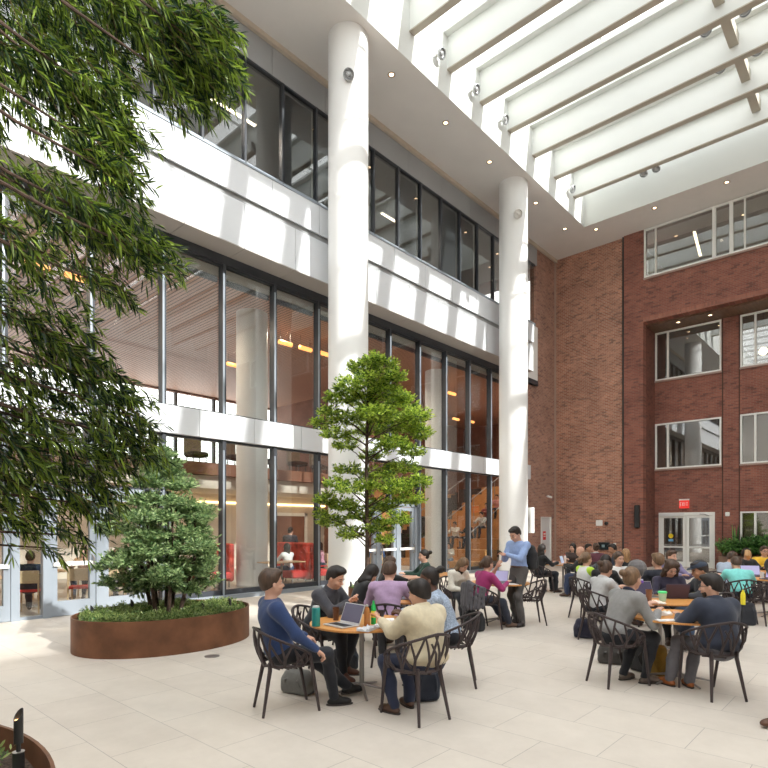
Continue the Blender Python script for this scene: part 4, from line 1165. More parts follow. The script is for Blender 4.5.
def backpack(x, y, rot, label, col, h=.44, w=.30, d=.18, slump=0., z=0, cat='bag'):
    t = thing('backpack', label, cat, (x, y, z), rot)
    m = cloth('bag_%.2f_%.2f_%.2f' % col, col)
    f = Field(); f.box((0, 0, h * .36), (d / 2, w / 2, h * .36), .05, None, .03); f.box((-slump * .5, 0, h * .62), (d / 2 * .85, w / 2 * .88, h * .36), .06, Matrix.Rotation(-slump, 3, 'Y'), .04)
    grow(f, 'bag_body', m, t, .016, wrinkle=.006, seed=int(x * 31), clip=[((0, 0, .004), (0, 0, -1))])
    f = Field(); f.box((d * .52, 0, h * .30), (.045, w * .40, h * .24), .03, None, .02)
    grow(f, 'front_pocket', m, t, .016, wrinkle=.004, seed=int(x * 37))
    for sg in (-1, 1): MB().tube([(-.07, sg * .07, h - .09), (-.13, sg * .08, h * .6), (-.12, sg * .09, .16), (-.07, sg * .10, .06)], .012, 6, flat=.5).build('strap', m, t, True)
    MB().tube([(-.02, -.05, h - .04), (-.02, -.03, h + .02), (-.02, .03, h + .02), (-.02, .05, h - .04)], .008, 6).build('handle', m, t, True)
    return t
def jacket_on_chair(x, y, rot, label, col, name='jacket', drop=.45):
    t = None
    f = Field()
    for a in range(-60, 61, 12):
        p = rim_pt(R(a), .02); f.cap(tuple(p), tuple(p + Vector((-.03, 0, -drop * (1 - .3 * abs(a) / 60)))), .026, .034, .03)
    f.cap(tuple(rim_pt(R(-55))), tuple(rim_pt(R(-5)) + Vector((0, 0, .02))), .028, .03, .03); f.cap(tuple(rim_pt(R(-5)) + Vector((0, 0, .02))), tuple(rim_pt(R(55))), .03, .028, .03)
    f.cap(tuple(rim_pt(R(66), .04)), tuple(rim_pt(R(66), .05) + Vector((0, 0, -.50))), .035, .03, .03)
    o = grow(f, name, cloth('jk_%.2f_%.2f_%.2f' % col, col), None, .013, wrinkle=.007, seed=int(x * 17))
    o.location = (x, y, 0); o.rotation_euler = (0, 0, rot)
    return tag(o, label, 'jacket')

def planter(x, y, a, b_, h, rot, label, n=72, th=.02, soil=.08, soilm=MULCH):
    t = thing('planter', label, 'planter', (x, y, 0), rot)
    q = MB(); q.lathe([(1, 0), (1, h)], n=n, M=Matrix.Diagonal(Vector((a, b_, 1))))
    q = MB(); vs = []; 
    for sx, z in ((0, 0), (0, h), (-th, h), (-th, .02)):
        vs += [((a + sx) * math.cos(2 * PI * k / n), (b_ + sx) * math.sin(2 * PI * k / n), z) for k in range(n)]
    fs = [(i * n + k, i * n + (k + 1) % n, (i + 1) * n + (k + 1) % n, (i + 1) * n + k) for i in range(3) for k in range(n)]
    q.add(vs, fs).build('planter_wall', CORTEN, t, True)
    r = random.Random(5); q = MB(); NR = 14; vs = [(0, 0, h - soil)]
    for i in range(1, NR + 1):
        vs += [((a - th) * i / NR * math.cos(2 * PI * k / n), (b_ - th) * i / NR * math.sin(2 * PI * k / n), h - soil + r.uniform(-.012, .012)) for k in range(n)]
    fs = [(0, 1 + k, 1 + (k + 1) % n) for k in range(n)] + [(1 + i * n + k, 1 + (i + 1) * n + k, 1 + (i + 1) * n + (k + 1) % n, 1 + i * n + (k + 1) % n) for i in range(NR - 1) for k in range(n)]
    q.add(vs, fs).build('soil', soilm, t)
    return t
def bollard(x, y, z, label, tilt=0, h=.28):
    t = thing('garden_spotlight', label, 'garden light', (x, y, z), tilt)
    MB().lathe([(.030, 0), (.030, .10), (.022, .10), (.022, .102), (0, .102)], n=20).build('socket', BLACKM, t, True)
    MB().lathe([(.030, .10), (.031, .104), (.016, .105)], n=20).build('collar', STEEL, t, True)
    MB().tube([(0, 0, .09), (0, 0, .16)], .012, 10).build('neck', BLACKM, t, True)
    n = 20; vs = []; r = .0235
    for k in range(n): a = 2 * PI * k / n; vs.append((r * math.cos(a), r * math.sin(a), .15))
    for k in range(n): a = 2 * PI * k / n; vs.append((r * math.cos(a), r * math.sin(a), h + .03 * math.cos(a)))
    for k in range(n): a = 2 * PI * k / n; vs.append((r * .8 * math.cos(a), r * .8 * math.sin(a), h - .002 + .03 * math.cos(a)))
    for k in range(n): a = 2 * PI * k / n; vs.append((r * .8 * math.cos(a), r * .8 * math.sin(a), h - .05))
    fs = [(i * n + k, i * n + (k + 1) % n, (i + 1) * n + (k + 1) % n, (i + 1) * n + k) for i in range(3) for k in range(n)] + [tuple(range(n - 1, -1, -1))]
    MB().add(vs, fs).build('lamp_hood', BLACKM, t, True)
    MB().lathe([(0, h - .048), (r * .78, h - .048), (r * .78, h - .03), (0, h - .03)], n=16).build('lamp_lens', mat('warm_lens', (1, .7, .4), .4, emit=(1, .55, .25), estr=4), t)
    return t
# ================================================================ PLANTS
LEAF_FG = leaf_mat('leaf_fern_pine', (.014, .040, .014), (.30, .43, .05), .42, (.35, 1.0))
LEAF_SH = leaf_mat('leaf_shrub', (.08, .16, .06), (.40, .52, .24), .40)
LEAF_TR = leaf_mat('leaf_tree', (.06, .15, .02), (.55, .68, .10), .5)
LEAF_GC = leaf_mat('leaf_groundcover', (.08, .16, .04), (.38, .46, .16), .35)
LEAF_HD = leaf_mat('leaf_hedge', (.04, .12, .03), (.18, .38, .09), .3)

def p3(u, v, D):
    x, y = at(u, D); return np.array((x, y, CAM_H + (527 - v) * D / FOC))
def unit(v): return v / (np.linalg.norm(v, axis=-1, keepdims=True) + 1e-9)

def leaves(name, base, dirs, L, W, m, parent, droop=.25, two=True, seed=0):
    """one narrow folded blade per row of base/dirs"""
    r = np.random.RandomState(seed); n = len(base); dirs = unit(dirs)
    side = unit(np.cross(dirs, r.normal(size=(n, 3)) * .5 + np.array((0, 0, 1.))))
    nr = np.cross(side, dirs); L = (L * r.uniform(.7, 1.2, (n, 1))); W = W * r.uniform(.8, 1.2, (n, 1))
    dz = np.array((0, 0, -1.))
    p1 = base + dirs * L * .35 + dz * L * droop * .12; p2 = base + dirs * L * .7 + dz * L * droop * .45; tip = base + dirs * L + dz * L * droop
    V = np.stack([base, p1 + side * W * .5, p1 - side * W * .5, p2 + side * W * .42, p2 - side * W * .42, tip], 1).reshape(-1, 3)
    o = np.arange(n)[:, None] * 6
    # loops: tri, quad, tri
    lo = np.concatenate([o + 0, o + 2, o + 1, o + 1, o + 2, o + 4, o + 3, o + 3, o + 4, o + 5], 1).ravel()
    tot = np.tile([3, 4, 3], n); st = np.concatenate([[0], np.cumsum(tot)[:-1]])
    me = bpy.data.meshes.new(name); me.vertices.add(len(V)); me.vertices.foreach_set('co', V.astype(np.float32).ravel())
    me.loops.add(len(lo)); me.loops.foreach_set('vertex_index', lo.astype(np.int32)); me.polygons.add(len(tot))
    me.polygons.foreach_set('loop_start', st.astype(np.int32)); me.polygons.foreach_set('loop_total', tot.astype(np.int32)); me.update(calc_edges=True)
    me.materials.append(m); ob = bpy.data.objects.new(name, me); C.objects.link(ob)
    if parent: ob.parent = parent
    return ob

# ---- the tree at the left, trunk in the corner planter, branches hanging into the frame
def foreground_tree():
    root = np.array((-.85, 3.75, 0.))
    t = thing('weeping_tree', 'large dark feathery tree whose long-leaved branches hang in from the left edge', 'tree', tuple(root))
    r = np.random.RandomState(11)
    q = MB()
    q.tube([(0, 0, .38), (.05, .02, 1.5), (.02, .06, 3.), (.1, 0, 4.5), (.12, .05, 6.2)], [.13, .11, .09, .07, .04], 12); q.build('trunk', BARK, t, True)
    blobs = [  # u, v, ru, rv, depth, twigs
        (20, 20, 70, 55, 3.9, 80), (90, 22, 60, 48, 3.9, 85), (160, 28, 48, 42, 4.0, 75), (205, 50, 40, 40, 4.0, 95), (176, 82, 30, 26, 4.0, 34),
        (70, 88, 55, 45, 3.8, 66), (115, 108, 34, 38, 3.9, 48), (12, 85, 40, 55, 3.6, 34), (98, 148, 40, 32, 3.8, 48), (120, 178, 26, 20, 3.8, 22),
        (55, 205, 60, 30, 3.7, 39), (110, 225, 45, 28, 3.8, 39), (150, 255, 32, 24, 3.9, 28), (20, 235, 40, 40, 3.5, 20), (75, 268, 55, 26, 3.8, 23), (118, 290, 22, 18, 3.9, 7),
        (15, 310, 35, 30, 3.5, 14), (60, 335, 50, 28, 3.7, 28), (30, 375, 50, 40, 3.6, 31), (85, 375, 42, 36, 3.8, 37), (118, 408, 36, 32, 3.9, 34), (140, 440, 26, 28, 4.0, 26),
        (60, 430, 60, 42, 3.7, 51), (20, 450, 45, 45, 3.5, 34), (105, 462, 40, 30, 3.9, 34), (55, 490, 60, 30, 3.8, 34), (95, 505, 30, 22, 3.9, 14), (20, 510, 40, 28, 3.6, 20),
        (48, 548, 16, 22, 3.8, 4), (70, 535, 14, 14, 3.8, 3), (-50, 60, 70, 80, 3.7, 60), (-50, 220, 60, 80, 3.5, 45), (-50, 380, 60, 90, 3.5, 50)]
    B = []; Dv = []; br = MB(); tw = MB(); nleaf = 0
    hubs = {}
    for bi, (u, v, ru, rv, D, n) in enumerate(blobs):
        c = p3(u, v, D); s = D / FOC; ex = np.array((ru * s, ru * s * .9, rv * s))
        # branch from the trunk to the blob, arching over
        zt = min(max(c[2] + .1, .9), 5.8)
        a = np.array((root[0] + .05, root[1] + .03, zt)); inner = c + (a - c) * np.array((.25, .25, .0)) + np.array((0, 0, rv * s * .35))
        mid = (a + inner) / 2 + np.array((0, 0, .18))
        br.tube([tuple(a - root), tuple(mid - root), tuple(inner - root), tuple(c - root)], [.028, .017, .010, .005], 6)
        for k in range(n):
            d = r.normal(size=3); d /= np.linalg.norm(d); rad = r.uniform(.15, 1) ** .6
            end = c + d * ex * rad
            out = unit((end - inner)[None])[0]; out = unit((out + np.array((.15, -.1, -.35)) + r.normal(size=3) * .35)[None])[0]
            Lt = r.uniform(.16, .34); st = end - out * Lt * .6
            pts = [st + out * Lt * x + np.array((0, 0, -.22 * Lt * x * x)) for x in (0, .35, .7, 1)]
            if k % 2 == 0: tw.tube([tuple(p - root) for p in pts], [.0028, .0024, .002, .0012], 4, cap=False)
            m = int(Lt * 100) + 4; f = r.uniform(.0, 1.02, m); f.sort()
            pp = np.array([np.array([np.interp(x, (0, .35, .7, 1), [p[i] for p in pts]) for i in range(3)]) for x in f])
            rd = r.normal(size=(m, 3)); rd -= (rd @ out)[:, None] * out; rd = unit(rd)
            dd = rd * r.uniform(.5, .95, (m, 1)) + out * r.uniform(.5, 1.1, (m, 1)) + np.array((0, 0, -.12))
            B.append(pp - root); Dv.append(dd)
    B = np.concatenate(B); Dv = np.concatenate(Dv)
    leaves('foliage', B, Dv, .085, .0125, LEAF_FG, t, droop=.22, seed=3)
    br.build('branches', BARK, t, True); tw.build('twigs', mat('twig_brown', (.13, .075, .04), .8), t)
    return t

def tufts(centres, radii, n, L, W, m, parent, seed, up=.35, droop=.15, per=11, origin=None, name='foliage'):
    """feathery sprays grouped in flattened pads"""
    r = np.random.RandomState(seed); B = []; D = []
    for c, rad, k in zip(centres, radii, n):
        c = np.array(c); rad = np.array(rad)
        d = unit(r.normal(size=(k, 3))); d[:, 2] = np.where(d[:, 2] < -.2, d[:, 2] * .6, d[:, 2])
        rr = r.uniform(.25, 1, (k, 1)) ** .55
        p = c + d * rad * rr
        ax = unit(d * np.array((1, 1, .45)) + np.array((0, 0, up)) + r.normal(size=(k, 3)) * .35)
        sd = unit(np.cross(ax, r.normal(size=(k, 3)) * .4 + np.array((0, 0, 1.))))
        sl = L * r.uniform(1.2, 2.2, (k, 1))
        for j in range(per):
            f = (j + .5) / per; sg = 1 if j % 2 else -1
            B.append(p + ax * sl * (f - .5)); D.append(ax * (.55 + .5 * f) + sd * sg * (1.0 - .45 * f) + r.normal(size=(k, 3)) * .18 + np.array((0, 0, .12)))
    B = np.concatenate(B); D = np.concatenate(D)
    if origin is not None: B = B - np.array(origin)
    return leaves(name, B, D, L, W, m, parent, droop=droop, seed=seed)

def shrub():
    cx, cy = 4.15, 8.25
    t = thing('evergreen_shrub', 'bushy many-stemmed evergreen growing in the oval rusty steel planter', 'shrub', (cx, cy, .4))
    r = np.random.RandomState(5); cs = []; rs = []; ns = []
    prof = [(.86, .50), (1.0, .70), (1.18, .82), (1.4, .86), (1.65, .82), (1.9, .70), (2.15, .52), (2.4, .36), (2.62, .22), (2.80, .10)]
    for z, R_ in prof:
        k = max(2, int(R_ * 13))
        for j in range(k):
            a = 2 * PI * j / k + r.uniform(0, .6); q = R_ * r.uniform(.55, 1.0)
            cs.append((cx + q * math.cos(a), cy + q * math.sin(a), z + r.uniform(-.1, .1))); rs.append((.23, .23, .11)); ns.append(64)
        cs.append((cx, cy, z)); rs.append((R_ * .5, R_ * .5, .14)); ns.append(40)
    tufts(cs, rs, ns, .062, .024, LEAF_SH, t, 8, origin=(cx, cy, .4))
    q = MB()
    for j in range(7):
        a = j * .9; s = .10 + .02 * j
        q.tube([(s * math.cos(a), s * math.sin(a), -.02), (s * 1.6 * math.cos(a), s * 1.6 * math.sin(a), .5), (s * 2.4 * math.cos(a), s * 2.4 * math.sin(a), 1.1), (s * 1.8 * math.cos(a), s * 1.8 * math.sin(a), 1.75)], [.035, .028, .02, .01], 7)
    q.build('stems', BARK, t, True)
    return t

TREE_D = 12.0
def slender_tree():
    bx, by = at(367, TREE_D)
    t = thing('slender_tree', 'slender light green tree with layered crown before the near white column', 'tree', (bx, by, .35))
    r = np.random.RandomState(21)
    pads = [(374, 360, 11, 7), (384, 366, 15, 8), (362, 368, 16, 9), (397, 377, 11, 7), (373, 380, 20, 8), (350, 386, 16, 9), (385, 392, 20, 8), (404, 398, 10, 6), (338, 398, 15, 8), (362, 400, 22, 9),
            (330, 412, 12, 6), (400, 408, 22, 10), (374, 414, 24, 9), (418, 416, 14, 9), (346, 420, 16, 8), (322, 424, 13, 6), (402, 426, 22, 10), (372, 430, 18, 8), (422, 434, 11, 8), (336, 434, 16, 7),
            (392, 444, 20, 9), (412, 452, 14, 8), (345, 446, 12, 6), (370, 456, 12, 6), (402, 468, 20, 9), (380, 474, 18, 8), (348, 470, 14, 6), (420, 482, 12, 8), (336, 484, 13, 7), (396, 488, 20, 10),
            (366, 486, 14, 7), (326, 500, 13, 8), (344, 506, 18, 8), (410, 500, 16, 8), (382, 506, 18, 9), (360, 516, 16, 8), (332, 522, 14, 9), (396, 520, 14, 9), (376, 528, 16, 9), (350, 534, 15, 8), (385, 540, 10, 6), (322, 515, 8, 6)]
    cs = []; rs = []; ns = []; q = MB(); s = TREE_D / FOC
    for i, (u, v, ru, rv) in enumerate(pads):
        off = r.uniform(-.55, .55); D = TREE_D + off * (1 if abs(u - 370) < 40 else .5)
        c = p3(370 + (u - 370) * D / TREE_D * TREE_D / D, v, D)
        cs.append(c); rs.append((ru * s, ru * s, rv * s * .95)); ns.append(int(ru * rv * 1.05))
        z0 = max(1.3, c[2] - .25 - abs(u - 367) * s * .25)
        q.tube([(0, 0, z0 - .35), tuple((c - np.array((bx, by, .35))) * np.array((.5, .5, 0)) + np.array((0, 0, (z0 + c[2]) / 2 - .35 + .05))), tuple(c - np.array((bx, by, .35)))], [.016, .010, .004], 5)
    # a second ring of pads on the far and near side so that the crown is round
    for i in range(8):
        z = r.uniform(2.0, 4.2); a = r.choice([-1, 1]) ; R_ = .95 * math.sin(min(1, (5.5 - z) / 1.6) * PI / 2); dd = a * R_ * r.uniform(.5, .95); lat = r.uniform(-.45, .45)
        c = np.array((bx + FX * dd + RX * lat, by + FY * dd + RY * lat, z)); cs.append(c); rs.append((.34, .34, .15)); ns.append(60 if i % 3 else 40)
        q.tube([(0, 0, z - .7), tuple(c - np.array((bx, by, .35)))], [.012, .004], 5)
    tufts(cs, rs, ns, .066, .025, LEAF_TR, t, 31, origin=(bx, by, .35), per=10)
    q.tube([(0, 0, -.02), (.01, 0, 1.2), (-.01, .01, 2.6), (.02, 0, 3.8), (.03, .01, 4.9)], [.055, .045, .036, .026, .012], 10)
    q.build('trunk', BARK, t, True)
    return t

def groundcover(name, label, cx, cy, z, a, b_, n, m, seed, L=.045, W=.014, avoid=None):
    r = np.random.RandomState(seed); th = r.uniform(0, 2 * PI, n); rr = np.sqrt(r.uniform(0, 1, n)) * .95
    x = a * rr * np.cos(th); y = b_ * rr * np.sin(th); hz = .05 + .05 * np.sin(x * 5 + seed) * np.cos(y * 6)
    cs = [(x[i], y[i], z + hz[i] * .5) for i in range(n)]
    o = tufts(cs, [(.05, .05, hz[i] * .7 + .02) for i in range(n)], [7] * n, L, W, m, None, seed, up=.9, per=6, name=name)
    o.location = (cx, cy, 0)
    return tag(o, label, 'plants', kind='stuff')
# ================================================================ PUTTING IT TOGETHER: plants and planters
planter(4.22, 8.32, 1.32, 1.02, .49, 0, 'long oval rusty steel planter with a bushy evergreen in it')
groundcover('ground_cover', 'low green ground cover filling the oval planter around the evergreen stems', 4.22, 8.32, .43, 1.26, .96, 900, LEAF_GC, 3)
shrub()
planter(-.84, 3.78, 1.96, 1.96, .48, 0, 'round rusty steel planter cut off by the lower left corner', soil=.14, n=96)
gc = groundcover('ground_cover', 'sparse green shoots in the bark mulch of the corner planter', .35, 3.65, .36, .7, .9, 60, LEAF_GC, 9, L=.06, W=.016)
bollard(*p3(18.5, 757, 3.16)[:2], .40, 'dark slanted-top garden spotlight in the corner planter', R(20), h=.31)
foreground_tree()
bx_, by_ = at(372, 12.05)
planter(bx_, by_, .50, .50, .48, 0, 'small rusty steel planter mostly hidden behind the man in the lilac shirt')
groundcover('ground_cover', 'low plants at the foot of the slender tree', bx_, by_, .42, .44, .44, 120, LEAF_GC, 4)
slender_tree()
for u, D, z, lab in ((92, 8.3, .42, 'short dark spotlight at the left end of the oval planter'), (203, 8.55, .42, 'short dark spotlight near the front right rim of the oval planter'), (230, 9.15, .42, 'short spotlight with glowing tip at the right end of the oval planter'), (132, 9.0, .42, 'short dark spotlight at the back rim of the oval planter'), (351, 11.95, .42, 'short spotlight with glowing tip beside the man in the dark vest')):
    bollard(*at(u, D), z - .08, lab, R(200), h=.24)
tag(MB().obox((0, 0, .02), (.16, .10, .04), None, .01).build('green_box', mat('box_green', (.02, .35, .22), .5), loc=(*at(93, 8.0), .43)), 'small green plastic box in the left end of the oval planter', 'box')

# hedge planter before the brick wall at the right
t = thing('planter_box', 'brown planter box holding the hedge before the right hand brick wall', 'planter', (25.9, 1.6, 0))
MB().obox((0, 0, .30), (1.0, 7.4, .60), None, .02).build('box_body', mat('planter_brown', (.20, .12, .08), .6), t); MB().obox((0, 0, .605), (.9, 7.3, .02)).build('soil', MULCH, t)
t = thing('hedge', 'dense dark green hedge beside the white exit door', 'hedge', (25.9, 1.6, .6)); cs = []
r = np.random.RandomState(2)
for k in range(130):
    cs.append((r.uniform(-.48, .42), r.uniform(-3.7, 3.75), .15 + abs(r.normal()) * .22))
tufts(cs, [(.28, .28, .16)] * 130, [30] * 130, .13, .055, LEAF_HD, t, 6, up=.5, per=6, droop=.3)
sn = None
for k, (y, h, w) in enumerate(((4.88, 1.25, 'leftmost'), (4.62, .85, 'second'), (3.95, .9, 'third'), (3.55, .75, 'fourth'))):
    t = thing('snake_plant', 'upright spiky leaves rising from the hedge under the window, %s clump' % w, 'plant', (26.35, y, .6), 0, 'spiky plants in the hedge box')
    q = MB(); rr_ = random.Random(k)
    for j in range(7):
        a = rr_.uniform(0, 6.28); l = h * rr_.uniform(.75, 1.1); dx, dy = math.cos(a) * .12, math.sin(a) * .12
        q.tube([(dx * .3, dy * .3, 0), (dx * .6, dy * .6, l * .5), (dx, dy, l)], [.03, .04, .003], 6, flat=.25)
    q.build('spiky_leaves', LEAF_HD, t, True)

# ================================================================ tables, chairs
def face(u, D, phi): return (*at(u, D), 0), yaw_of(phi)
T1 = at(361.7, 6.05); T2 = at(677, 6.47); T3 = at(660, 7.95); T4 = at(499, 10.4); T5 = at(404, 8.1); T6 = (at(563, 15.6)); T7 = at(772, 11.2); T8 = at(764, 13.0); T9 = at(437, 12.2); T10 = at(622, 11.3)
table(T1, 'round orange-topped table nearest the camera, with laptop and bottles on it')
table(T2, 'round orange-topped table at lower right with wrapped food on it')
table(T3, 'round orange-topped table behind the lower right table, two laptops on it')
table(T4, 'round orange-topped table beside the standing man')
table(T5, 'round table in front of the man in the lilac shirt')
table(T6, 'far round table by the brick wall corner with a small laptop')
table(T7, 'round orange table at the right edge behind the teal shirt man')
table(T8, 'round table at the right edge nearest the hedge')
table(T9, 'round table before the bleacher glass where the woman with a hair bun sits')
table(T10, 'round table hidden among the far right group of diners')
tables_z = TT

def seat_at(xy, yaw, clabel, **kw):
    """chair plus seated person"""
    chair(xy, yaw, clabel)
    off = kw.pop('off', 0.0); sd = kw.pop('side', 0.0)
    p = (xy[0] + math.cos(yaw) * off - math.sin(yaw) * sd, xy[1] + math.sin(yaw) * off + math.cos(yaw) * sd, 0)
    lab = kw.pop('label')
    return person(p, kw.pop('body_yaw', yaw), lab, **kw)
def wr(t, i, f=0., up=0.):
    w = list(t['_wr'])[i * 3:i * 3 + 3]; c, s = math.cos(t.rotation_euler.z), math.sin(t.rotation_euler.z); x = w[0] + f
    return (t.location.x + x * c - w[1] * s, t.location.y + x * s + w[1] * c, w[2] + t.location.z + up)
def rel(xy, yaw, target, z):
    """world point -> local hand target of a person standing at xy with yaw"""
    dx, dy = target[0] - xy[0], target[1] - xy[1]; c, s = math.cos(yaw), math.sin(yaw)
    return (dx * c + dy * s, -dx * s + dy * c, z)

# ---- near table
c1xy = (3.42, 4.38); y1 = R(-22)
seat_at(c1xy, y1, 'brown branching armchair of the man in the navy sweater', label='man in navy sweater leaning back, one fist on his armrest, seen in profile', hair='brown', style='short',
    shirt=('navy_knit', (.022, .048, .14)), trousers=('black_jeans', (.012, .014, .02)), shoes=(.012, .012, .012), lean=-10, head=(-2, 6), near=True,
    hands=((.24, .12, .66), (.235, -.275, .585)), pole=(None, (-.8, -.5, -.2)), feet=((.78, .10), (.50, -.10)), curl=1.5, s=1.02)
c2xy = at(318, 6.75); y2 = yaw_of(118)
seat_at(c2xy, y2, 'brown armchair of the man in the dark vest, behind the near table', label='dark-haired bearded man in dark vest hunched over his laptop', hair='dark', style='short',
    shirt=('charcoal', (.045, .045, .055)), vest=('vest_navy', (.018, .022, .032)), trousers=('black_jeans', (.012, .014, .02)), shoes=(.10, .035, .02), lean=24, head=(20, 0), near=True,
    hands=((.42, .10, .90), (.40, -.02, .88)), pole=((-.2, .6, -.6), (.2, -.8, -.6)), feet=((.30, .16), (.45, -.12)), s=1.02, collar=.06, curl=.8, off=.02)
c3xy = (4.10, 3.32); y3 = R(79)
p3_ = seat_at(c3xy, y3, 'brown branching armchair with its back to the camera, nearest of all chairs', label='dark-haired man in cream shawl-collar sweater seen from behind, food in his hand', hair='dark', style='short',
    shirt=('cream_knit', (.62, .54, .38)), trousers=('navy_trousers', (.018, .026, .06)), shoes=(.085, .045, .03), lean=9, turn=12, head=(10, 6), near=True, bulk=1.22, s=.95, seat=.43, side=-.10,
    hands=((.40, .20, .84), (.30, -.02, .72)), pole=((.0, .4, -.9), None), feet=((.22, .22), (.28, -.02)), collar=.10, palm=(150, 0), curl=(.5, .9))
c4xy = at(452, 6.35); y4 = yaw_of(278)
spk = mat('cloth_speckled', (.34, .41, .52), .85, var=.42, vscale=70)
seat_at(c4xy, y4, 'brown armchair of the man in the speckled shirt', label='bearded man with glasses and hair knot in speckled pale blue shirt facing left', skin='dark', hair='dark', style='manbun', beard=True, glasses=True,
    shirt=('x', (0, 0, 0), spk), trousers=('black_jeans', (.012, .014, .02)), shoes=(.5, .5, .52), lean=22, head=(8, 4), near=True, off=.08,
    hands=((.46, .14, .78), (.48, -.12, .78)), feet=((.32, .12), (.26, -.14)))
backpack(*at(424, 5.75), R(60), 'navy backpack on the floor under the cream sweater man', (.015, .02, .035), h=.40)
backpack(*at(298, 6.0), R(10), 'grey backpack lying under the chair of the navy sweater man', (.16, .16, .15), h=.26, w=.36)
backpack(*at(345, 6.9), R(90), 'dark bag on the floor beside the man in the dark vest', (.03, .035, .045), h=.30, w=.36)

# things on the near table
tx, ty = T1
def on(u, D): return at(u, D)
laptop(*on(341, 5.80), yaw_of(48), 'silver laptop open on the near table before the man in the vest', col=(.62, .62, .63), scr=SCRD, tilt=22)
bottle(*on(316, 5.78), 'teal insulated drinking bottle at the left edge of the near table', (.03, .30, .27), h=.205, r=.043, cap=(.55, .56, .56), neck=False)
cup(*on(336, 6.15), 'brown glass of iced coffee beside the teal bottle', (.10, .04, .02), h=.14, r=.038)
bottle(*on(367, 5.80), 'amber bottle with metal cap on the near table', (.42, .17, .05), h=.215, r=.030, cap=(.45, .42, .4), rough=.25)
bottle(*on(373.5, 5.90), 'green soda bottle with yellow label on the near table', (.02, .45, .10), h=.24, r=.027, cap=(.02, .4, .10), rough=.15, band=(.75, .70, .05))
cup(*on(381, 6.20), 'small dark cup behind the green soda bottle', (.03, .03, .04), h=.10, r=.038)
plate(*on(386, 5.75), 'white paper plate on the near table in front of the green bottle')
sheet(*on(368, 5.58), .3, 'crumpled foil wrapper on the near table edge', w=.13, l=.24, col=(.62, .62, .64), crumple=.03, name='foil_wrapper', cat='wrapper')
sheet(*on(388, 6.12), .8, 'white napkin on the near table behind the plate', w=.14, l=.16, crumple=.012, name='napkin', cat='napkin')
tag(MB().obox((0, 0, 0), (.13, .05, .03), Matrix.Rotation(R(-25), 3, 'Y'), .012).build('sandwich', mat('bread', (.60, .27, .10), .8, var=.3, vscale=20), loc=wr(p3_, 0, .09, .035), rot=R(150)), 'slice of food held up by the man in the cream sweater', 'food')

# ---- second row: lilac shirt
c5xy = at(388, 7.3); y5 = yaw_of(6)
seat_at(c5xy, y5, 'brown armchair with its wide back to the near table, man in lilac shirt on it', label='man in lilac shirt seen from behind bending over his table', hair='brown', style='short', shirt=('lilac', (.40, .27, .42)), trousers=('grey_trousers', (.06, .06, .07)),
    lean=20, head=(22, -4), near=True, hands=((.46, .16, .78), (.50, -.26, .80)), pole=((-.1, .6, -.7), (-.1, -.7, -.6)), s=1.0, bulk=.98)
person((*at(357, 8.45), 0), yaw_of(60), 'person in black leather jacket beside the lilac shirt, head bent down', hair='dark', style='long', shirt=('black_leather', (.012, .012, .014)), trousers=('black_jeans', (.012, .014, .02)), lean=26, head=(35, 0), hands=((.45, .2, .8), (.48, -.1, .8)), female=True)
chair(at(354, 8.4), yaw_of(60), 'brown armchair under the person in the leather jacket')
seat_at(at(384, 9.9), yaw_of(80), 'brown armchair mostly hidden behind the lilac shirt man', label='brown-haired person in black top reaching right, behind the lilac shirt man', hair='brown', style='long', shirt=('black_top', (.012, .012, .013)), trousers=('jeans_dark', (.025, .03, .05)), lean=14, head=(15, 0), hands=((.62, .12, .86), (.62, -.12, .86)), female=True)
seat_at(at(424, 11.9), yaw_of(262), 'brown armchair of the woman with the hair bun', label='woman with dark hair bun in dark green top facing left before the bleacher glass', hair='dark', style='bun', shirt=('dark_green', (.015, .05, .035)), trousers=('cream_trousers', (.55, .52, .48)), lean=4, head=(5, 10), hands=((.4, .14, .78), (.4, -.14, .78)), female=True, s=1.05)
laptop(*at(405, 7.95), yaw_of(6), 'laptop with pale lilac screen in front of the lilac shirt man', col=(.2, .19, .2), scr=SCRW)
sheet(*at(397, 8.25), .5, 'white paper beside the laptop of the lilac shirt man')
plate(*at(398, 11.4 - 3.2), 'white plate on the lilac shirt man\'s table')

# ---- table by the standing man
wc = seat_at(at(455, 10.7), yaw_of(150), 'brown armchair of the woman in the white cardigan', label='woman with long fair-brown hair in white cardigan looking down at her bag', hair='light', style='long', shirt=('white_cardigan', (.68, .64, .56)), trousers=('black_jeans', (.012, .014, .02)), scarf=('black_scarf', (.015, .015, .015)),
    lean=24, head=(38, 8), hands=((.32, .14, .62), (.34, -.06, .6)), female=True)
c11 = at(482, 9.75)
seat_at(c11, yaw_of(62), 'brown armchair with a grey jacket over its back', label='woman in magenta top seen from behind, hand at her face, at a laptop', hair='brown', style='pony', shirt=('magenta', (.32, .025, .13)), trousers=('jeans_dark', (.025, .03, .05)), shoes=(.12, .07, .05),
    lean=18, head=(6, 4), hands=((.34, .02, 1.06), (.42, -.16, .79)), pole=((.5, .5, -.7), None), female=True, feet=((.62, .12), (.55, -.1)), s=1.03)
jacket_on_chair(c11[0], c11[1], yaw_of(62), 'dark grey jacket draped over the chair of the woman in magenta', (.085, .08, .09))
backpack(*at(474, 9.6), R(0), 'black backpack on the floor under the jacket-hung chair', (.012, .012, .014), h=.34, w=.36)
chair((9.33, 4.94), R(136), 'empty brown branching armchair to the right of the standing man')
laptop(*at(497, 10.25), yaw_of(30), 'laptop with lilac screen on the table of the woman in magenta', col=(.25, .25, .27), scr=SCRW)
sheet(*at(507, 10.05), .9, 'white papers at the edge of the standing man\'s table', w=.30, l=.34)
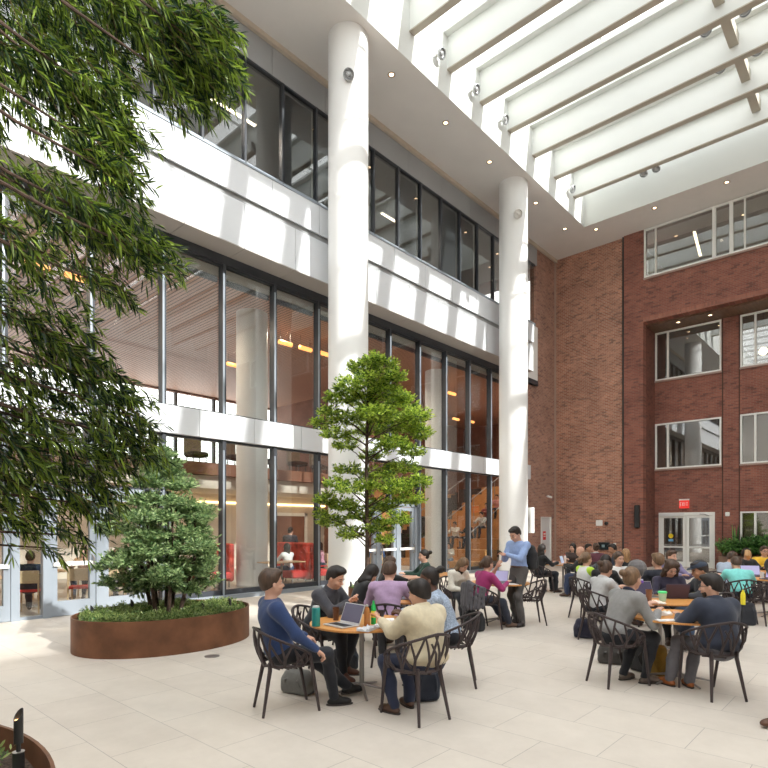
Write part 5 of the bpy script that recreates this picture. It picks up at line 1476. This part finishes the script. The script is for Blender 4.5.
tag(MB().obox((0, 0, .0), (.12, .08, .12), None, .02).build('orange_pouch', mat('pouch_orange', (.75, .15, .03), .6), loc=wr(wc, 0, .10, .0)), 'small orange pouch held by the woman in the white cardigan', 'pouch')
# standing man
sy = yaw_of(238); sxy = at(519, 10.15)
sp_ = person((*sxy, 0), sy, 'tall man in light blue shirt standing and looking down at his phone', hair='dark', style='short', shirt=('light_blue', (.27, .37, .62)), trousers=('grey_chinos', (.085, .078, .075)), shoes=(.04, .03, .03),
    stand=True, near=True, bulk=.9, lean=1, head=(30, 0), hands=((.36, .05, 1.27), (.34, -.04, 1.26)), pole=((-.3, .6, -.9), (-.3, -.6, -.9)), feet=((.08, .13, .085, 14), (-.02, -.12, .085, -20)), s=1.02, palm=(0, 0))
phone(sxy[0] + math.cos(sy) * .43, sxy[1] + math.sin(sy) * .43, 1.30, rz(sy) @ Matrix.Rotation(R(-35), 3, 'Y'), 'dark smartphone held by the standing man in the blue shirt')
bp = backpack(sxy[0] - math.cos(sy) * .24, sxy[1] - math.sin(sy) * .24, sy + PI, 'black backpack on the back of the standing man', (.014, .014, .016), h=.46, z=.98)

# ---- far table by the wall corner
seat_at(at(541, 15.2), yaw_of(75), 'brown armchair of the far person in the black coat', label='dark-haired person in black coat facing right near the pale grey door', hair='dark', style='long', shirt=('black_top', (.012, .012, .013)), trousers=('black_jeans', (.012, .014, .02)), lean=8, hands=((.42, .14, .8), (.42, -.14, .8)), female=True, s=1.05)
seat_at(at(583, 14.2), yaw_of(300), 'brown armchair with a dark coat hung on it, under the bald man', label='bald man in black jacket facing left at the far table', hair='light', style='bald', shirt=('black_top', (.012, .012, .013)), trousers=('jeans_navy', (.03, .045, .10)), lean=10, head=(8, -10), hands=((.42, .14, .8), (.42, -.14, .8)), s=1.05)
jacket_on_chair(*at(583, 14.2), yaw_of(300), 'long dark grey coat hanging from the bald man\'s chair', (.06, .065, .07), name='coat', drop=.62)
laptop(*at(567, 15.4), yaw_of(120) + PI, 'small laptop with bright screen on the far table', scr=mat('screen_far', (.4, .45, .55), .3, emit=(.5, .6, .8), estr=.6), tilt=15)
bottle(*at(565, 15.75), 'bottle with red cap on the far table', (.7, .62, .60), h=.24, r=.035, cap=(.7, .05, .04))
sheet(*at(558, 15.45), .2, 'white papers spread on the far table', w=.4, l=.5)
seat_at(at(573, 17.2), yaw_of(200), 'brown armchair of the far person facing the camera by the wall', label='dark-haired person in brown seated behind the bald man', hair='dark', style='long', shirt=('dark_brown', (.05, .03, .025)), trousers=('black_jeans', (.012, .014, .02)), lean=5, head=(0, -30), female=True)
seat_at(at(588, 17.0), yaw_of(160), 'brown armchair of the dark-haired person right of the bald man', label='person with short dark hair behind the bald man, close to the black wall screen', hair='dark', style='short', shirt=('grey_green', (.10, .11, .09)), trousers=('black_jeans', (.012, .014, .02)), skin='tan')
seat_at(at(596.5, 15.8), yaw_of(8), 'brown armchair of the person in the maroon top', label='person with brown hair in maroon top seen from behind below the black screen', hair='brown', style='bun', shirt=('maroon', (.11, .03, .045)), trousers=('jeans_dark', (.025, .03, .05)), lean=14, female=True, s=1.1, scarf=('white_strap', (.6, .6, .6)))
seat_at(at(619, 15.5), yaw_of(290), 'brown armchair of the person in the dark suit', label='person in dark navy jacket bending left, behind the woman in white', hair='dark', style='short', skin='tan', shirt=('navy_jacket', (.018, .022, .04)), trousers=('black_jeans', (.012, .014, .02)), lean=18, s=1.12, head=(15, 0))
seat_at(at(626, 13.0), yaw_of(10), 'brown armchair of the blond person behind the woman in white', label='blond person in dark top directly behind the woman in the white top', hair='blond', style='long', shirt=('black_top', (.012, .012, .013)), lean=8, female=True)

# ---- right hand rows, from far to near
seat_at(at(586, 10.9), yaw_of(72), 'brown armchair of the woman with lime sleeves', label='woman with brown ponytail, lime green sleeves and white vest, facing right', hair='light', style='pony', shirt=('lime', (.50, .75, .05)), vest=('white_vest', (.72, .72, .70)), trousers=('yellow_grey', (.20, .18, .15)), lean=6, female=True, s=1.02)
seat_at(at(604, 10.2), yaw_of(40), 'brown armchair of the woman with straight black hair', label='woman with straight black hair and dark top between the lime sleeves and the white top', hair='dark', style='long', shirt=('black_top', (.012, .012, .013)), lean=12, head=(12, 0), female=True)
seat_at(at(619, 10.75), yaw_of(172), 'brown armchair of the woman in white who faces the camera', label='smiling woman in white top facing the camera', hair='brown', style='bun', shirt=('white_top', (.72, .71, .68)), trousers=('black_jeans', (.012, .014, .02)), lean=4, head=(2, 0), female=True, s=1.04)
seat_at(at(600, 8.75), yaw_of(70), 'brown armchair of the woman in the pale grey sweater', label='woman with dark pinned-up hair in pale grey turtleneck facing right', hair='brown', style='bun', shirt=('pale_grey', (.50, .50, .50)), trousers=('black_jeans', (.012, .014, .02)), lean=14, head=(18, 0), female=True, collar=.06, near=True, hands=((.42, .10, .80), (.42, -.12, .80)), s=.94, seat=.42)
bag_ = backpack(*at(584, 9.0), R(20), 'dark bag on the floor under the pale grey sweater woman', (.02, .02, .04), h=.3)
c23 = (6.47, 2.35); y23 = R(-30)
seat_at(c23, y23, 'brown branching armchair of the woman in the grey wool sweater', label='woman with pinned brown hair in grey wool sweater leaning on the table, facing right', hair='light', style='bun', shirt=('grey_wool', (.235, .23, .225)), trousers=('black_jeans', (.010, .011, .014)), shoes=(.13, .10, .08), scarf=('navy_collar', (.02, .025, .06)),
    lean=27, head=(4, 12), near=True, female=True, bulk=1.12, hands=((.50, .12, .84), (.44, -.14, .80)), feet=((.22, .10), (.34, -.10)), s=1.03)
backpack(*at(612, 7.3), R(20), 'patterned dark bag on the floor under the grey wool sweater woman', (.06, .055, .05), h=.26, w=.36)
t_ = backpack(*at(657, 6.75), R(-30), 'mustard yellow bag on the floor under the lower right table', (.26, .15, .015), h=.36, w=.26)
backpack(*at(642, 6.9), R(-30), 'black bag standing next to the mustard bag under the table', (.02, .02, .022), h=.34, w=.26)
c24 = (6.70, 1.45); y24 = R(46)
seat_at(c24, y24, 'brown branching armchair with its back to the camera at lower right', label='bearded man with glasses in navy fleece seen from behind at lower right', hair='dark', style='short', beard=True, glasses=True, shirt=('navy_fleece', (.025, .032, .055)), trousers=('grey_chinos2', (.13, .125, .14)), shoes=(.35, .11, .03),
    lean=12, turn=10, head=(4, 34), near=True, bulk=1.16, seat=.42, side=-.05, hands=((.34, .22, .78), (.34, -.16, .76)), feet=((.40, .30), (.32, .12)), s=.97, collar=.08)
c25 = at(709, 8.2); y25 = yaw_of(272)
seat_at(c25, y25, 'brown armchair of the man in the cap', label='man in dark blue baseball cap and dark jacket facing left, hands on the table', skin='tan', hair='dark', style='short', shirt=('dark_jacket', (.028, .03, .038)), trousers=('blue_jeans', (.05, .10, .20)), lean=16, head=(14, 0), near=True, cap=True, hands=((.52, .16, .78), (.52, -.12, .78)), feet=((.36, .12), (.30, -.12)), s=.99, seat=.43)
seat_at(at(668, 8.85), yaw_of(190), 'brown armchair with an olive coat on it, woman with curly hair in it', label='woman with long curly dark hair looking down at her laptop', hair='brown', style='curly', shirt=('dark_violet', (.03, .025, .05)), trousers=('black_jeans', (.012, .014, .02)), lean=12, head=(28, 6), near=True, female=True, hands=((.34, .12, .80), (.34, -.12, .80)), s=.96, seat=.43)
jacket_on_chair(*at(678, 8.88), yaw_of(190), 'olive grey coat hung on the chair of the curly-haired woman', (.20, .19, .14), name='coat')
seat_at(at(659, 9.7), yaw_of(350), 'brown armchair of the young man in the black shirt', label='young man with short brown hair in black shirt seen from behind, near the exit door', hair='light', style='short', shirt=('black_shirt', (.010, .012, .022)), trousers=('jeans_dark', (.025, .03, .05)), lean=8, sleeves='short', s=1.08)
seat_at(at(671, 11.6), yaw_of(160), 'brown armchair of the person half hidden behind the young man in black', label='brown-haired person in lilac half hidden behind the young man in the black shirt', hair='brown', style='short', shirt=('lilac_dark', (.20, .17, .30)), lean=6, s=1.04)
tag(MB().ell((0, 0, 0), (.20, .17, .17)).build('grey_hood', cloth('hood', (.15, .14, .14)), loc=(*at(637, 10.6), .98)), 'round grey backpack top behind the purple bottle', 'bag')
laptop(*at(650, 8.15), yaw_of(345), 'silver grey laptop with its back turned, on the table behind the lower right table', col=(.38, .36, .35), scr=SCRD)
laptop(*at(673, 8.1), yaw_of(185) + R(0), 'laptop with dark violet back before the curly-haired woman', col=(.08, .065, .11), scr=SCRD)
bottle(*at(641, 8.35), 'purple bottle on the table behind the grey wool sweater woman', (.16, .05, .42), h=.24, r=.036, cap=(.6, .6, .7), neck=False)
cup(*at(649, 7.62), 'tall brown coffee cup on the table behind the lower right table', (.22, .085, .04), h=.17, r=.042)
cup(*at(662.5, 7.72), 'clear green cup with a green rim between the two laptops', (.45, .66, .50), h=.12, r=.055, lid=(.10, .75, .25))
bottle(*at(638.5, 6.75), 'grey metal flask in the hands of the grey wool sweater woman', (.42, .40, .38), h=.22, r=.035, neck=False, metal=.6)
sheet(*at(657, 7.55), .6, 'napkins and wooden sticks on the middle right table', w=.14, l=.28, col=(.80, .70, .60), crumple=.02, name='napkin', cat='napkin')
sheet(*at(655, 6.50), .2 - .7, 'long white paper wrapper with food on the lower right table', w=.15, l=.36, col=(.78, .76, .72), crumple=.05, name='food_wrapper', cat='wrapper')
sheet(*at(668, 6.12), -.75, 'flat white napkin at the front of the lower right table', w=.12, l=.26, col=(.84, .80, .76), crumple=.008, name='napkin', cat='napkin')

# ---- far right groups
seat_at(at(724, 12.3), yaw_of(70), 'brown armchair of the man in the pale blue shirt by the hedge', label='man in pale blue-grey shirt leaning right by the hedge', hair='brown', style='short', shirt=('pale_blue', (.36, .42, .52)), lean=26, head=(22, 0), s=1.05, trousers=('grey_trousers', (.06, .06, .07)))
c30 = at(741, 10.5)
seat_at(c30, yaw_of(14), 'brown armchair with its back to the camera, teal shirt man in it', label='man in bright teal shirt bent forward, seen from behind', hair='brown', style='short', shirt=('teal', (.20, .62, .58)), sleeves='rolled', lean=30, head=(24, 0), side=.0, hands=((.50, .22, .80), (.55, -.26, .80)), s=1.04)
seat_at(at(764, 13.9), yaw_of(190), 'brown armchair of the person in the yellow top', label='person with glasses, dark jacket and yellow top facing the camera by the hedge', hair='brown', style='short', shirt=('yellow', (.75, .45, .03)), vest=None, glasses=True, lean=6, s=1.06)
seat_at(at(745, 13.6), yaw_of(170), 'brown armchair behind the teal shirt man', label='dark-haired person behind the teal shirt man holding up a brown paper bag', hair='dark', style='short', shirt=('black_top', (.012, .012, .013)), lean=12, skin='tan')
tag(MB().obox((0, 0, 0), (.26, .10, .16), Matrix.Rotation(R(20), 3, 'Y'), .02).build('paper_bag', mat('kraft', (.55, .33, .16), .8), loc=(*at(748, 13.1), 1.12)), 'brown paper bag above the teal shirt man\'s shoulder', 'bag')
laptop(*at(753, 11.6), yaw_of(14), 'laptop with grey-lilac screen before the teal shirt man', col=(.08, .08, .085), scr=SCRW, w=.36)
laptop(*at(771, 10.9), yaw_of(60), 'laptop with violet screen cut by the right edge', col=(.08, .08, .085), scr=SCRW)
cup(*at(762, 11.1), 'white cup on the far right table', (.7, .68, .65), h=.13, r=.04)
chair(at(756, 10.3), yaw_of(330), 'empty brown armchair right of the teal shirt man')
bottle(*at(743, 10.1), 'yellow bottle in the net of a bag hanging below the teal shirt man', (.80, .68, .03), h=.26, r=.04, cap=(.7, .6, .03), neck=True, z=.37)
backpack(*at(746, 10.15), yaw_of(14), 'dark backpack standing behind the teal shirt man\'s chair', (.02, .022, .03), h=.42)
# walker at the right edge, only a shoe inside the frame
person((*at(796, 5.06), 0), yaw_of(272), 'person walking in at the lower right edge, only one brown shoe in view', hair='dark', style='short', shirt=('black_top', (.012, .012, .013)), trousers=('jeans_dark', (.025, .03, .05)), shoes=(.10, .045, .025), stand=True, near=False, hands=((.02, .25, .8), (-.1, -.25, .8)), feet=((.25, .10), (-.25, -.10)))

# ================================================================ life behind the glass
booth((10.88, 13.95, 0), R(180), 'red velvet booth seat with patterned back behind the glass at the near column')
booth((11.66, 13.95, 0), R(0), 'second red booth back to back with the first behind the glass')
booth((8.95, 14.9, 0), R(180), 'red booth behind the glass left of the round column', w=1.2)
inner_table((10.2, 13.25, 0), 0, 'pale table before the red velvet booth'); inner_table((13.5, 13.9, 0), 0, 'pale table right of the red booths'); inner_table((7.9, 14.9, 0), 0, 'pale table at the left red booth')
for k, (x, y, ro, lab) in enumerate(((3.76, 13.2, 60, 'blond wood chair with red seat behind the left glass sidelight'), (4.7, 13.1, 60, 'blond wood chair with curved back behind the silver door leaf'), (5.45, 13.15, 70, 'blond wood chair behind the second silver door leaf'),
        (7.0, 13.2, 80, 'blond wood chair seen through the shrub, left one'), (8.0, 13.3, 100, 'blond wood chair seen just right of the shrub stems'), (4.6, 15.2, 250, 'blond wood chair farther inside behind the silver doors'))):
    wood_chair((x, y, 0), R(ro), lab)
inner_table((4.3, 14.4, 0), R(10), 'pale table inside behind the silver doors', ); inner_table((6.3, 14.6, 0), R(10), 'second pale table inside behind the silver doors'); inner_table((2.85, 13.35, 0), R(10), 'pale table at the left edge behind the glass')
IN = 'people seated behind the glass'
def inside(x, y, ph, lab, seat=.47, **kw): return person((x, y, 0) if seat < .6 else (x, y, seat - .47), yaw_of(ph), lab, group=kw.pop('group', IN), **kw)
inside(2.6, 14.0, 190, 'person in red sweater behind the glass at the left edge', shirt=('red', (.6, .03, .03)), hair='dark')
inside(3.78, 13.25, -18, 'person in dark navy coat on a red-seated chair behind the left glass', shirt=('navy_coat', (.02, .03, .06)), hair='brown')
inside(5.5, 15.1, 170, 'person with long light brown hair behind the silver door', shirt=('tan_top', (.35, .2, .1)), hair='light', style='long', female=True)
inside(5.5, 13.2, -10, 'person in pale grey jacket behind the second silver door', shirt=('grey_pale', (.5, .5, .5)), hair='blond')
inside(8.85, 14.9, 250, 'person by the left red booth behind the glass', shirt=('dark_top', (.05, .03, .03)), hair='brown', seat=.47)
inside(10.80, 13.75, 310, 'dark-haired person in white sweater on the red booth behind the glass', shirt=('white_knit', (.72, .72, .72)), trousers=('blue_jeans', (.05, .10, .20)), hair='dark', style='long', female=True)
person((12.1, 15.3, 0), yaw_of(20), 'standing person with olive backpack behind the red booths', shirt=('charcoal', (.045, .045, .055)), hair='dark', stand=True, hands=((.3, .15, 1.0), (.3, -.15, 1.0)), group=IN)
inside(12.6, 14.3, 250, 'person in pink top seated right of the red booths behind the glass', shirt=('pink', (.6, .3, .38)), hair='dark', female=True, style='long')
person((14.4, 13.4, 0), yaw_of(0), 'person in blue shirt with teal bag behind the glass door at the slender tree', shirt=('mid_blue', (.10, .25, .65)), hair='light', stand=False, trousers=('teal_tr', (.02, .3, .33)), group=IN)
chair_in = wood_chair((14.4, 13.4, 0), yaw_of(0), 'blond wood chair of the person in the blue shirt behind the glass door')
wood_chair((12.6, 14.3, 0), yaw_of(250), 'blond wood chair of the person in pink behind the glass')
wood_chair((2.6, 14.0, 0), yaw_of(190), 'blond wood chair of the person in the red sweater at the left edge')
wood_chair((5.5, 15.1, 0), yaw_of(170), 'blond wood chair of the long-haired person behind the silver door')
BP = 'people on the wooden bleachers'
def tier(k, y, lab, **kw):
    x0, z1 = TIER[k]; return person((x0 + .35, y, z1 - .47), R(180 + kw.pop('tw', 0)), lab, group=BP, **kw)
tier(0, 14.43, 'person in white top on the lowest bleacher step behind the glass', shirt=('white_top', (.72, .71, .68)), hair='dark', style='long', female=True, trousers=('jeans_light', (.2, .28, .38)), tw=20)
tier(2, 15.45, 'person in white shirt on a middle bleacher step', shirt=('white_top', (.72, .71, .68)), hair='dark', style='short', skin='tan')
tier(2, 16.5, 'person in pale top at the left end of a middle bleacher step', shirt=('pale_grey', (.50, .50, .50)), hair='dark', style='long', female=True)
tier(2, 14.7, 'person in black on a middle bleacher step', shirt=('black_top', (.012, .012, .013)), hair='brown', tw=-20)
tier(3, 14.6, 'person in grey on the bleacher step before the handrail', shirt=('pale_grey', (.50, .50, .50)), hair='dark')
tier(4, 14.9, 'person in dark red on an upper bleacher step', shirt=('dark_red', (.2, .04, .04)), hair='dark')
tier(5, 14.9, 'person in pink shirt on the top bleacher steps', shirt=('pink2', (.55, .25, .25)), hair='dark')
# seats on the mezzanine
m0 = None
for k in range(8):
    x = 6.2 + 1.45 * k
    lab = 'dark lounge chair on the upper level behind the ground floor glass'
    if m0 is None:
        m0 = thing('lounge_chair', lab, 'chair', (x, 18.3, 3.95), R(-90), 'lounge chairs on the upper level')
        MB().obox((0, 0, .38), (.6, .65, .18), None, .04).build('seat', mat('lounge_dark', (.06, .05, .05), .8), m0); MB().obox((-.28, 0, .72), (.14, .65, .75), None, .04).build('backrest', mat('lounge_beige', (.25, .20, .16), .8), m0)
        for sx in (-.22, .22):
            for sy_ in (-.25, .25): MB().tube([(sx, sy_, 0), (sx, sy_, .3)], .02, 6).build('leg', BLACKM, m0)
    else: dup(m0, (x, 18.3 + .3 * (k % 2), 3.95), R(-90 + 25 * (k % 3)), lab)

# ================================================================ LIGHT, SKY, CAMERA
w = bpy.data.worlds.new('sky'); bpy.context.scene.world = w; w.use_nodes = True
N, L = w.node_tree.nodes, w.node_tree.links
bg = N['Background']; tc = N.new('ShaderNodeTexCoord'); sp = N.new('ShaderNodeSeparateXYZ'); rp = N.new('ShaderNodeValToRGB')
L.new(tc.outputs['Generated'], sp.inputs[0]); L.new(sp.outputs['Z'], rp.inputs['Fac']); L.new(rp.outputs['Color'], bg.inputs['Color'])
rp.color_ramp.elements[0].color = (1, .95, .89, 1); rp.color_ramp.elements[1].color = (.97, .97, .97, 1)
bg.inputs['Strength'].default_value = SKY
sl = bpy.data.lights.new('sun', 'SUN'); sl.energy = SUN; sl.angle = R(.8); sl.color = (1, .95, .88)
so = bpy.data.objects.new('sun', sl); C.objects.link(so); so.location = (0, -10, 30)
so.rotation_euler = Vector((-.155, 1.43, -1)).to_track_quat('-Z', 'Y').to_euler()
cam = bpy.data.cameras.new('camera'); co_ = bpy.data.objects.new('camera', cam); C.objects.link(co_)
co_.location = (0, 0, CAM_H); co_.rotation_euler = (R(90), 0, YAW - R(90))
cam.sensor_width = 36; cam.lens = FOC / 768 * 36; cam.shift_y = (527 - 384) / 768; cam.clip_start = .05; cam.clip_end = 200
bpy.context.scene.camera = co_
vs = bpy.context.scene.view_settings; vs.view_transform = 'Standard'; vs.look = 'None'; vs.gamma = 1; vs.exposure = EXPO
bpy.context.scene.view_settings.use_curve_mapping = False
for o in bpy.data.objects:
    if '_wr' in o: del o['_wr']
